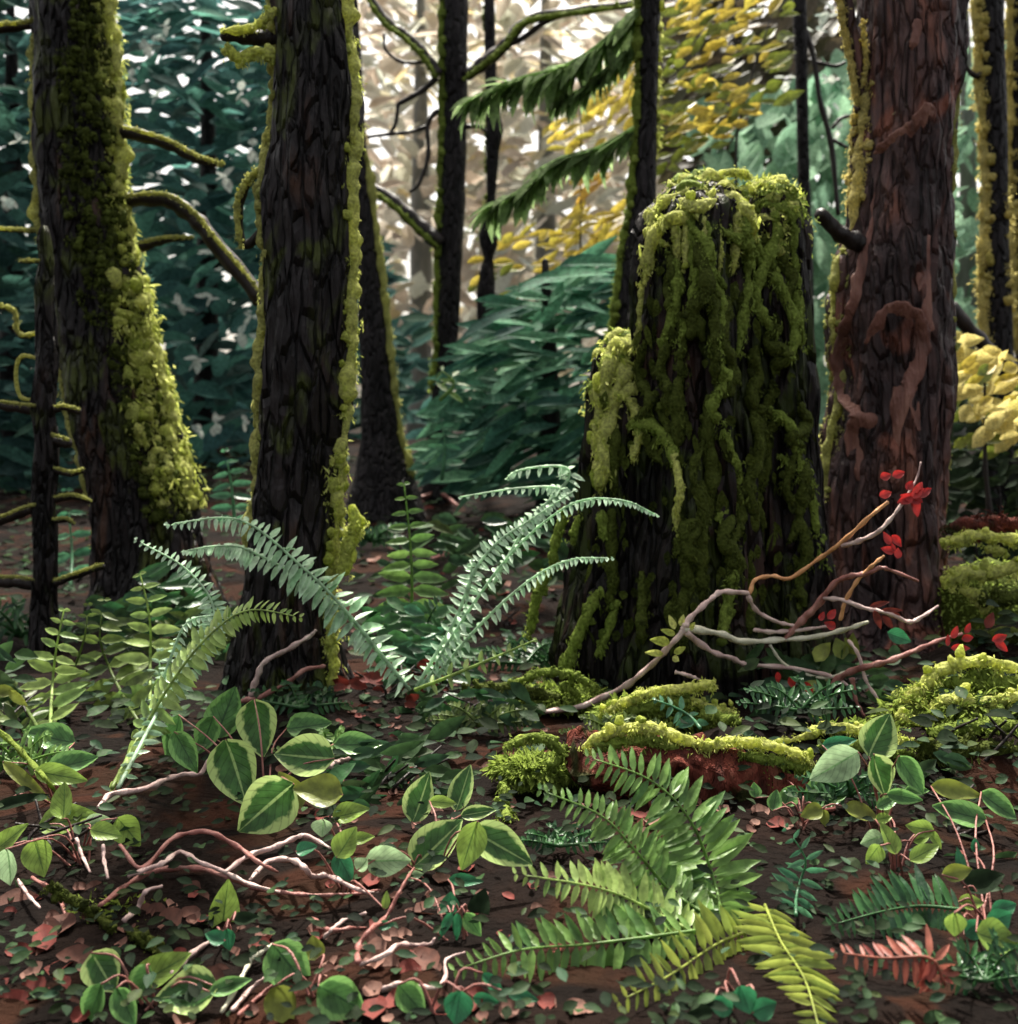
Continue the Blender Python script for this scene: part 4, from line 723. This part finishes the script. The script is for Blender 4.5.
bush('dark shade plant behind the pale fern on the slope', 500, 7.4, [(S_DIM, [(380, 520), (560, 510), (570, 590), (380, 600)], 80, (16, 30), (7, 13), (-40, 40)), (F_DARK, [(440, 520), (550, 520), (550, 580), (440, 580)], 20, (16, 30), (7, 12), (-30, 30))])
bush('low dim plant left of the brown leaf litter', 60, 3.4, [(S_DIM, [(-40, 880), (100, 860), (120, 930), (-40, 950)], 36, (18, 34), (9, 16), (-40, 40))])
bush('rusty low plant on soil beside dark red log', 380, 5.3, [(L_DEAD[2], [(330, 680), (440, 660), (470, 730), (340, 740)], 46, (12, 26), (8, 13), (-20, 30)), (L_DEAD[0], [(470, 690), (600, 690), (600, 740), (470, 740)], 30, (12, 26), (8, 13), (-20, 30))])

# ------------------------------------------------------------------ bare shrub with red leaves
def red_shrub():
    Y = 4.75; p = W(545, 712, Y); o = thing('bare_shrub', (p[0], Y, gz(p[0], Y)), 'pinkish bare branching shrub with few red leaves before the massive trunk', 'shrub')
    for pts, r, mat in (([(545, 712), (585, 705), (625, 686), (648, 668), (668, 648), (684, 630)], (3, 4, 4.5, 4, 4.5, 5), TWIG), ([(684, 630), (690, 618), (710, 600), (722, 592), (748, 593)], (5, 4, 3.5, 4.5, 4), TWIG),
                        ([(684, 628), (722, 634), (740, 641), (780, 640), (820, 636), (850, 628), (868, 622)], (5, 4, 4.5, 4, 4, 4, 3), TWIG_P), ([(686, 632), (712, 652), (732, 658), (745, 664), (790, 668), (830, 676), (855, 690)], (4.5, 3.5, 3.5, 4, 3.5, 3, 2), TWIG),
                        ([(748, 596), (758, 612), (778, 622), (795, 626)], (3, 3, 3, 3), TWIG), ([(750, 594), (755, 580), (772, 576), (790, 578), (820, 558), (842, 542), (866, 520), (888, 502)], (2.6, 2.6, 2.8, 3, 3, 3.4, 3.4, 3), TWIG_T),
                        ([(842, 546), (862, 540), (880, 530), (896, 512), (915, 482), (921, 462)], (3, 3.2, 3, 2.6, 1.8, 1.2), TWIG), ([(784, 640), (800, 622), (815, 608), (834, 584), (850, 576), (866, 574), (880, 568), (890, 570), (918, 581)], (3, 5, 5, 4, 4, 3.4, 3, 3, 2.6), TWIG_R),
                        ([(840, 620), (846, 600), (858, 580), (872, 566), (884, 556)], (2.4, 2.6, 2.8, 3, 2.4), TWIG_T), ([(824, 598), (842, 600), (865, 608), (890, 614), (908, 622), (920, 618), (938, 606)], (3, 3, 3, 3, 3.4, 3.2, 2), TWIG),
                        ([(754, 630), (775, 632), (800, 630), (830, 626)], (2.6, 3, 3, 2), TWIG), ([(828, 690), (845, 674), (870, 666), (892, 660), (916, 650), (940, 640), (962, 634)], (4, 4.5, 4.5, 4, 3.6, 3, 2.4), TWIG_R),
                        ([(770, 645), (782, 662), (800, 672), (825, 678), (845, 672)], (1.8, 2, 2, 2.2, 2), TWIG_P), ([(848, 640), (858, 654), (866, 680), (878, 700), (884, 715)], (2, 2.4, 2.4, 2.4, 1.6), TWIG), ([(852, 678), (856, 700), (864, 716)], (3, 2.6, 2.4), TWIG_R),
                        ([(675, 672), (690, 676), (700, 680)], (2, 3, 2), TWIG), ([(734, 718), (755, 724), (775, 720), (792, 714)], (3, 3.6, 3.4, 2), TWIG)):
        limb([(x, y, Y - .15 * math.sin(x * .03)) for x, y in pts], Y, np.array(r) * np.linspace(.78, .55, len(r)), mat, o, n=8, rough=.28)
    def lv(mat, L):
        m = MB()
        for px, py, l, w, a in L: leaf(m, px, py, l, w, a, Y - .15, .3)
        m.build('leaves', mat, o)
    lv(L_RED, [(886, 476, 12, 9, 20), (899, 474, 14, 9, 20), (886, 494, 14, 9, 20), (910, 485, 12, 8, 50), (912, 498, 22, 12, 160), (925, 492, 18, 9, 30), (916, 508, 18, 10, -80), (905, 500, 16, 10, 200), (918, 490, 20, 10, 60), (887, 538, 14, 8, 110), (897, 541, 15, 9, -50), (888, 550, 13, 9, 160), (898, 553, 11, 8, 80), (893, 547, 10, 5, 100),
               (822, 616, 10, 6, 60), (832, 614, 13, 8, 50), (830, 625, 12, 9, 150), (955, 632, 14, 7, 60), (948, 640, 12, 5, 80), (968, 628, 12, 6, 60), (968, 638, 13, 8, 10), (961, 648, 20, 8, 0), (1000, 638, 17, 9, 20), (1002, 646, 17, 9, -40), (778, 678, 12, 6, -90), (792, 683, 13, 8, -70), (808, 688, 15, 9, -40)])
    lv(L_DEAD[2], [(880, 604, 22, 6, 15), (893, 610, 22, 5, 0), (878, 620, 20, 8, -70), (888, 622, 18, 8, -50), (897, 616, 12, 7, -30), (990, 620, 18, 10, 60)])
    lv(MOSS_B, [(672, 622, 15, 7, 110), (682, 620, 12, 6, 70), (668, 632, 15, 7, 160), (660, 641, 20, 10, 170), (654, 653, 18, 7, 175), (680, 650, 14, 7, 30), (676, 659, 8, 7, -30), (692, 626, 10, 6, 50)])
    lv(S_TEA, [(900, 637, 26, 16, -20)])
red_shrub()

# ------------------------------------------------------------------ twigs, logs, mossy mounds, litter
def twig(label, pts, r, mat, h=.05, group=None, name='fallen_twig', Yc=None):
    P = []
    for x, y in pts:
        Y = Yc or gdepth(x, y, h * R.uniform(.5, 1.2)); P.append(W(x, y, Y))
    Ym = np.mean([p[1] for p in P]); return tag(MB().tube(P, np.array(r) * np.linspace(.95, .6, len(r)) * Ym / F, 8, rough=.3, m=len(P) * 7).build(name, mat), label, 'twig', group)
twig('pinkish twig curving under the pale edged salal leaves', [(98, 808), (112, 794), (140, 790), (165, 780), (185, 774), (200, 774), (210, 758), (216, 752)], (2.2, 3, 3, 3, 3, 3, 3, 2), TWIG, .12)
twig('grey pink twig arching against the foot of the second trunk', [(250, 700), (256, 680), (265, 662), (290, 648), (310, 636), (316, 630)], (3, 3.4, 3, 3.4, 3, 2), TWIG, Yc=5.1)
twig('red twig crossing the foot of the second trunk', [(205, 720), (240, 702), (258, 698), (285, 684), (305, 670), (325, 666)], (2.5, 3, 3, 3, 3.4, 2.4), TWIG_R, Yc=5.05)
twig('long rosy twig running across the litter at lower left', [(100, 905), (135, 880), (160, 870), (195, 868), (225, 876), (255, 888), (280, 892), (310, 895), (355, 894), (380, 890)], (2.5, 3, 3.4, 3.4, 3, 3, 2.6, 2.6, 2.4, 2), TWIG_R, .07)
twig('grey twig bending over the rosy twig', [(128, 876), (150, 868), (165, 862), (180, 852), (200, 862), (225, 872), (250, 884), (280, 892)], (2, 2.6, 2.8, 3, 2.8, 2.8, 2.6, 2), TWIG, .1)
twig('pink forked twig left of the centre salal', [(120, 845), (142, 868), (170, 840), (195, 832), (215, 834), (240, 848), (258, 862), (278, 872)], (1.8, 2.6, 2.6, 3, 3.2, 3.2, 3, 2), TWIG_R, .11)
twig('pale humped twig at lower centre left', [(225, 872), (250, 855), (275, 847), (295, 838), (308, 836), (330, 848)], (2, 3, 3, 3.2, 3, 2), TWIG, .12)
twig('pale s curved twig right of the humped twig', [(250, 880), (268, 862), (292, 860), (305, 868), (312, 876), (328, 876), (350, 886), (365, 892), (378, 892)], (2, 3, 3.4, 3.2, 3.4, 3.2, 2.8, 2.6, 1.8), TWIG, .09)
twig('thin rising reddish twig below the white edged salal', [(358, 962), (358, 948), (370, 930), (385, 918), (398, 895), (406, 880), (414, 868)], (3.2, 3, 2.8, 2.6, 2.6, 2.2, 2), TWIG_R, .12)
twig('grey twig lying over brown leaves at bottom centre', [(360, 965), (385, 955), (398, 945), (415, 945), (430, 944), (435, 938)], (2, 3, 3, 3, 2.6, 2), TWIG, .05)
twig('mauve crooked twig left of the big fern', [(380, 990), (400, 984), (425, 988), (440, 985), (446, 975), (446, 960), (465, 952)], (2, 3, 3.2, 3, 3, 2.4, 1.8), TWIG, .04)
twig('white grey twig slanting at the bottom left', [(222, 1012), (238, 985), (250, 962), (262, 952), (272, 944)], (2, 3, 3, 3, 2), TWIG_P, .05)
twig('second slanting grey twig below the white grey one', [(232, 1010), (250, 990), (264, 978)], (2, 3, 2), TWIG, .04)
twig('red slanting twig at the bottom left', [(238, 1015), (255, 1000), (272, 985)], (2, 2.6, 2), TWIG_R, .04)
twig('grey stub of wood over brown litter', [(124, 920), (138, 908), (145, 892), (162, 886)], (2.6, 3.4, 3, 2.4), TWIG, .06)
twig('slanting dark wood stick below the grey stub', [(172, 975), (190, 955), (212, 940)], (3, 4, 3), TWIG, .04)
twig('short upright pale stick at left edge', [(76, 838), (82, 855), (90, 872)], (1.8, 2.2, 2), TWIG, .1)
twig('second short upright stick beside pale stick at left', [(103, 845), (104, 860), (108, 878)], (2, 2.4, 2), TWIG, .1)
twig('slanting stick below the left edge leaves', [(18, 880), (28, 895), (40, 908)], (2, 2.2, 2), TWIG, .05)
twig('small pale stick near white edged salal', [(325, 768), (338, 762), (352, 758)], (3, 4, 2.5), TWIG, .1)
twig('curved red stick on the bare soil at left', [(32, 878), (52, 890), (62, 905), (68, 928)], (2, 2.6, 2.6, 2), TWIG_R, .03)
twig('grey broken twig near bottom centre', [(324, 938), (334, 928), (345, 920), (366, 913)], (2, 2.6, 2.6, 2.4), TWIG, .05)
twig('reddish twig below the grey broken twig', [(312, 918), (330, 930), (350, 928), (366, 928)], (2, 2.4, 2.4, 2), TWIG_R, .04)
twig('green mossy fallen stick at left among low leaves', [(-5, 728), (20, 750), (42, 775), (56, 792)], (3, 3.6, 3.2, 2.4), MOSS_G, .15)
twig('brown stick on the slope left of pale fern', [(418, 498), (440, 494), (458, 506)], (2.5, 3.5, 2), TWIG_R, .1)
twig('rosy stick on the slope above the pale fern fronds', [(430, 560), (450, 552), (470, 544)], (2, 3.5, 2), TWIG_R, .15)

def log(label, pts, r, mat, Y, moss=None, name='rotten_log'):
    P = [W(x, y, Y) for x, y in pts]; c = P[len(P) // 2]; o = thing(name, (c[0], c[1], gz(c[0], c[1])), label, 'log')
    tb = MB().tube(P, np.array(r) * Y / F, 40, rough=.05, m=len(P) * 18)
    for v in tb.v:
        for q in range(len(v)): v[q] += .05 * np.array(mnoise.noise_vector(Vector(v[q] * (3, 9, 9)))) + .022 * np.array(mnoise.noise_vector(Vector(v[q] * (9, 30, 30))))
    tb.build('wood', mat, o)
    if moss:
        for nm, mt, lst in moss:
            for w, p in lst: strip(MB(), p, Y - r[1] * .5 * Y / F, w, 1.8, .3, .4).build(nm, mt, o)
    return o
log('red rotting log with mossy top crossing behind the big fern', [(575, 758), (640, 768), (720, 780), (800, 800), (850, 812)], (20, 32, 38, 28, 7), ROTRED, 3.85,
    [('bright_moss', MOSS_B, [(9, [(582, 748), (610, 732), (645, 728), (680, 738), (700, 746)]), (8, [(700, 746), (740, 742), (780, 748), (812, 762)])]), ('green_moss', MOSS_G, [(9, [(600, 745), (650, 740), (690, 755)]), (9, [(740, 755), (790, 765), (820, 775)]), (7, [(628, 755), (634, 775), (630, 792)]), (7, [(690, 762), (700, 785), (696, 800)]), (8, [(760, 775), (768, 795)]), (8, [(800, 780), (830, 795), (850, 806)])])])
log('dark red fallen log lying behind the pale fern base', [(325, 690), (360, 700), (410, 712), (470, 706), (540, 700), (600, 695)], (16, 20, 18, 16, 16, 14), ROTRED, 5.6,
    [('green_moss', MOSS_D, [(9, [(470, 690), (510, 688), (560, 690)]), (7, [(485, 700), (495, 715), (510, 722)])])])
def mound(label, c, r, Y, mat, mosses, name='mossy_mound'):
    Y = min(Y, gdepth(c[0], c[1], .0) + .05); p = W(c[0], c[1], Y); o = thing(name, (p[0], Y, gz(p[0], Y)), label, 'mound')
    MB().blob(p - np.array([0, -r[0] * .35 * Y / F, r[1] * .45 * Y / F]), (r[0] * Y / F, r[0] * .7 * Y / F, r[1] * Y / F), lump=.12).build('moss_bed', MOSS_D, o)
    cc = p - np.array([0, -r[0] * .35 * Y / F, r[1] * .45 * Y / F]); kk = int(r[0] * 22); d = nrm(NR.normal(0, 1, (kk, 3)) * (1, .8, .8) + (0, -.5, .5)); rr = np.array([r[0], r[0] * .7, r[1]]) * Y / F
    MB().dabs(cc + d * rr * NR.uniform(.98, 1.12, (kk, 1)), nrm(d + NR.normal(0, .5, (kk, 3)) + (0, -.4, -.5)), d + NR.normal(0, .4, (kk, 3)) + (0, 0, .5), NR.uniform(.02, .05, kk), NR.uniform(.008, .02, kk), cup=.25, n=3).build('moss_tufts', MOSS_G, o)
    for nm, mt, lst in mosses:
        for w, pts in lst: strip(MB(), [(q[0], q[1], min(q[2] if len(q) > 2 else Y - .05, gdepth(q[0], q[1], .02))) for q in pts], Y - .05, w, 1.8, .35, .4).build(nm, mt, o)
mound('mossy mound at right edge with overlapping yellow green cushions', (985, 725), (95, 60), 4.6, SOIL, [('bright_moss', MOSS_B, [(10, [(900, 704, 4.3), (920, 690, 4.25), (945, 668, 4.25), (985, 662, 4.25), (1030, 672, 4.25)]), (10, [(925, 712, 4.2), (950, 700, 4.15), (985, 704, 4.15), (1030, 692, 4.15)]), (8, [(895, 715, 4.2), (920, 722, 4.2), (935, 720, 4.15)])]),
    ('green_moss', MOSS_G, [(13, [(945, 685, 4.25), (985, 682, 4.25), (1030, 690, 4.25)]), (12, [(930, 735, 4.15), (970, 728, 4.1), (1030, 725, 4.1)])]), ('dark_moss', MOSS_D, [(15, [(920, 755, 4.1), (970, 750, 4.05), (1030, 755, 4.05)]), (15, [(940, 712, 4.2), (980, 718, 4.15), (1030, 712, 4.15)])])])
mound('bank with yellow moss shelves right of the massive trunk', (1000, 610), (75, 70), 6.2, SOIL, [('bright_moss', MOSS_B, [(8, [(946, 544, 5.8), (970, 536, 5.8), (1000, 538, 5.8), (1030, 540, 5.8)]), (9, [(948, 582, 5.75), (965, 572, 5.75), (990, 574, 5.75), (1030, 560, 5.75)]), (7, [(960, 590, 5.75), (978, 596, 5.75), (986, 612, 5.75)]), (6, [(985, 548, 5.8), (1005, 552, 5.8)])]),
    ('dark_moss', MOSS_D, [(14, [(960, 640, 5.7), (1030, 640, 5.7)]), (12, [(990, 600, 5.7), (1030, 596, 5.7)])]), ('red_earth', ROTRED, [(12, [(945, 530, 5.95), (985, 524, 5.95), (1030, 526, 5.95)])])])
mound('low mossy hummock in front of the stump', (660, 715), (60, 18), 4.5, SOIL, [('bright_moss', MOSS_B, [(8, [(603, 712), (630, 700), (655, 692), (690, 688), (715, 682)]), (7, [(690, 698), (710, 708), (725, 712), (735, 716)])]), ('green_moss', MOSS_G, [(9, [(625, 712), (660, 705), (690, 700)]), (8, [(700, 716), (740, 722)])])])
mound('small yellow mossy hummock between the salal and big fern', (540, 768), (44, 9), 3.9, SOIL, [('green_moss', MOSS_G, [(8, [(506, 748), (528, 738), (548, 740), (562, 752), (552, 768)]), (8, [(505, 782), (504, 805), (508, 820)]), (6, [(515, 790), (540, 784), (560, 790)])]), ('bright_moss', MOSS_B, [(5, [(522, 740), (540, 738)])])])
mound('broad lime moss bank between the log and right edge mound', (860, 750), (85, 22), 4.25, SOIL, [('bright_moss', MOSS_B, [(8, [(790, 742, 4.0), (830, 728, 4.0), (870, 732, 4.0), (905, 742, 4.0)])]), ('green_moss', MOSS_G, [(9, [(800, 755, 3.95), (850, 746, 3.95), (910, 756, 3.95)])])])
mound('mossy hummock with pale lip at the foot of the stump', (560, 698), (50, 8), 5.0, SOIL, [('green_moss', MOSS_G, [(6, [(510, 685), (545, 672), (575, 676), (598, 690)]), (7, [(560, 684), (580, 695)])]), ('dark_moss', MOSS_D, [(9, [(470, 690), (520, 690), (560, 700)])])])
mound('low mossy ridge across the litter at lower left', (110, 925), (60, 16), 3.1, SOIL, [('green_moss', MOSS_D, [(7, [(50, 888), (75, 902), (100, 918), (112, 930)]), (8, [(128, 930), (150, 945), (170, 955)])]), ('dark_moss', MOSS_G, [(4, [(52, 888), (70, 896)])])])

# dead leaves on the soil
DL = ('brown dead leaf lying on the dark soil', 'pinkish dead leaf lying on the dark soil', 'rust red dead leaf lying on the dark soil')
def dead(px, py, l, w, k, ang=None):
    Y = gdepth(px, py, .015); m = MB(); a = math.radians(R.uniform(0, 180) if ang is None else ang); p = W(px, py, Y); A = np.array([math.cos(a), math.sin(a) * .8, .05])
    Ls = l * Y / F; m.dabs(p - nrm(A) * Ls * .5, A, (R.uniform(-.25, .25), -.65, 1), Ls, w * Y / F * 1.3, cup=.25, bend=R.uniform(-.15, .2), n=6, tip=.5, wav=.05)
    tag(m.build('dead_leaf', L_DEAD[k]), DL[k], 'dead leaf', ('brown', 'pinkish', 'rust red')[k] + ' dead leaves on the forest floor')
for x, y, l, w, k in ((80, 886, 14, 8, 0), (98, 890, 28, 16, 0), (145, 915, 28, 16, 0), (170, 920, 34, 20, 0), (200, 898, 24, 12, 0), (172, 904, 10, 12, 1), (195, 918, 12, 10, 1), (235, 930, 8, 9, 1), (243, 930, 8, 9, 1), (254, 930, 8, 9, 1), (230, 953, 26, 14, 0), (190, 912, 20, 10, 0), (262, 935, 14, 10, 0),
        (372, 950, 32, 22, 1), (380, 965, 40, 22, 1), (390, 935, 18, 12, 1), (405, 934, 16, 11, 1), (372, 990, 20, 16, 1), (410, 898, 26, 36, 0), (432, 908, 28, 30, 0), (330, 962, 14, 14, 1), (333, 972, 14, 16, 1), (425, 960, 40, 20, 0), (20, 950, 30, 12, 2), (45, 940, 40, 18, 2), (60, 965, 36, 18, 2), (30, 990, 40, 24, 2), (10, 1005, 40, 24, 2), (60, 985, 30, 16, 2), (75, 955, 40, 16, 0), (20, 905, 50, 30, 0), (60, 925, 40, 24, 0),
        (280, 990, 16, 14, 2), (294, 995, 18, 14, 2), (375, 1008, 36, 20, 2), (395, 998, 24, 20, 2), (440, 1008, 20, 18, 2), (474, 995, 24, 14, 2), (470, 1005, 20, 20, 2), (455, 990, 22, 8, 2), (548, 1003, 20, 12, 1), (575, 1006, 28, 14, 1), (590, 1008, 16, 8, 1), (486, 768, 18, 12, 1), (385, 690, 24, 16, 0), (395, 672, 22, 12, 2),
        (372, 880, 26, 14, 2), (355, 890, 14, 8, 2), (330, 884, 10, 8, 2), (475, 918, 14, 8, 2), (508, 895, 20, 6, 2), (358, 492, 18, 12, 1), (366, 520, 14, 12, 0), (375, 560, 16, 12, 1), (530, 555, 18, 14, 2), (505, 585, 16, 10, 1), (500, 592, 24, 14, 2), (530, 562, 14, 8, 0),
        (632, 834, 12, 10, 1), (642, 832, 12, 10, 1), (650, 842, 10, 14, 2), (660, 855, 12, 20, 2), (670, 866, 12, 20, 2), (684, 880, 12, 20, 2), (640, 815, 24, 6, 2), (613, 790, 20, 8, 1), (730, 905, 26, 14, 0), (745, 815, 40, 10, 2), (770, 790, 30, 18, 2), (735, 780, 30, 20, 0), (960, 850, 40, 6, 2), (950, 945, 14, 18, 0)):
    dead(x, y, l, w, k)
def clear(px, py): return not (560 < px < 840 and py > 830)
for _ in range(150):
    py = 1020 - 330 * R.random() ** 1.2; px = R.uniform(0, 640) if py > 880 else R.uniform(280, 700)
    s = R.uniform(8, 17) * (py - 430) / 520
    if clear(px, py): dead(px, py, s * 1.4, s, R.choice((0, 0, 2, 2, 0, 1)))
for _ in range(90):
    px, py = R.uniform(300, 640), R.uniform(500, 760); s = R.uniform(7, 13) * .6; dead(px, py, s * 1.5, s, R.choice((0, 0, 2)))
for _ in range(36):
    px = R.uniform(600, 840); py = R.uniform(762, 830); s_ = R.uniform(8, 14); dead(px, py, s_ * 1.5, s_, R.choice((0, 2, 2, 1)))
# ground cover: nobody could count these small leaves
def cover(N_, mat, lab, seed):
    m = MB(); C = []; A = []; N = []; L = []; Wd = []
    for _ in range(N_):
        py = 455 + 570 * R.random() ** 1.7; px = R.uniform(-40, 1060)
        if mnoise.noise(Vector((px * .011, py * .016, seed))) < (.05 if py > 820 else -.25) and R.random() < .8: continue
        h = R.uniform(.01, .12); Y = gdepth(px, py, h); C.append(W(px, py, Y)); a = R.uniform(0, 6.28); A.append((math.cos(a), math.sin(a), R.uniform(-.2, .5))); N.append((R.gauss(0, .3), -.6, 1)); l = (R.uniform(.03, .075) if py < 760 else R.uniform(.018, .045)) * (1 + Y * .10); L.append(l); Wd.append(l * R.uniform(.35, .6))
    tag(m.dabs(C, A, N, L, Wd, cup=.2).build('ground_cover', mat, origin=(0, 4, 0)), kind='stuff', label=lab, cat='ground cover')
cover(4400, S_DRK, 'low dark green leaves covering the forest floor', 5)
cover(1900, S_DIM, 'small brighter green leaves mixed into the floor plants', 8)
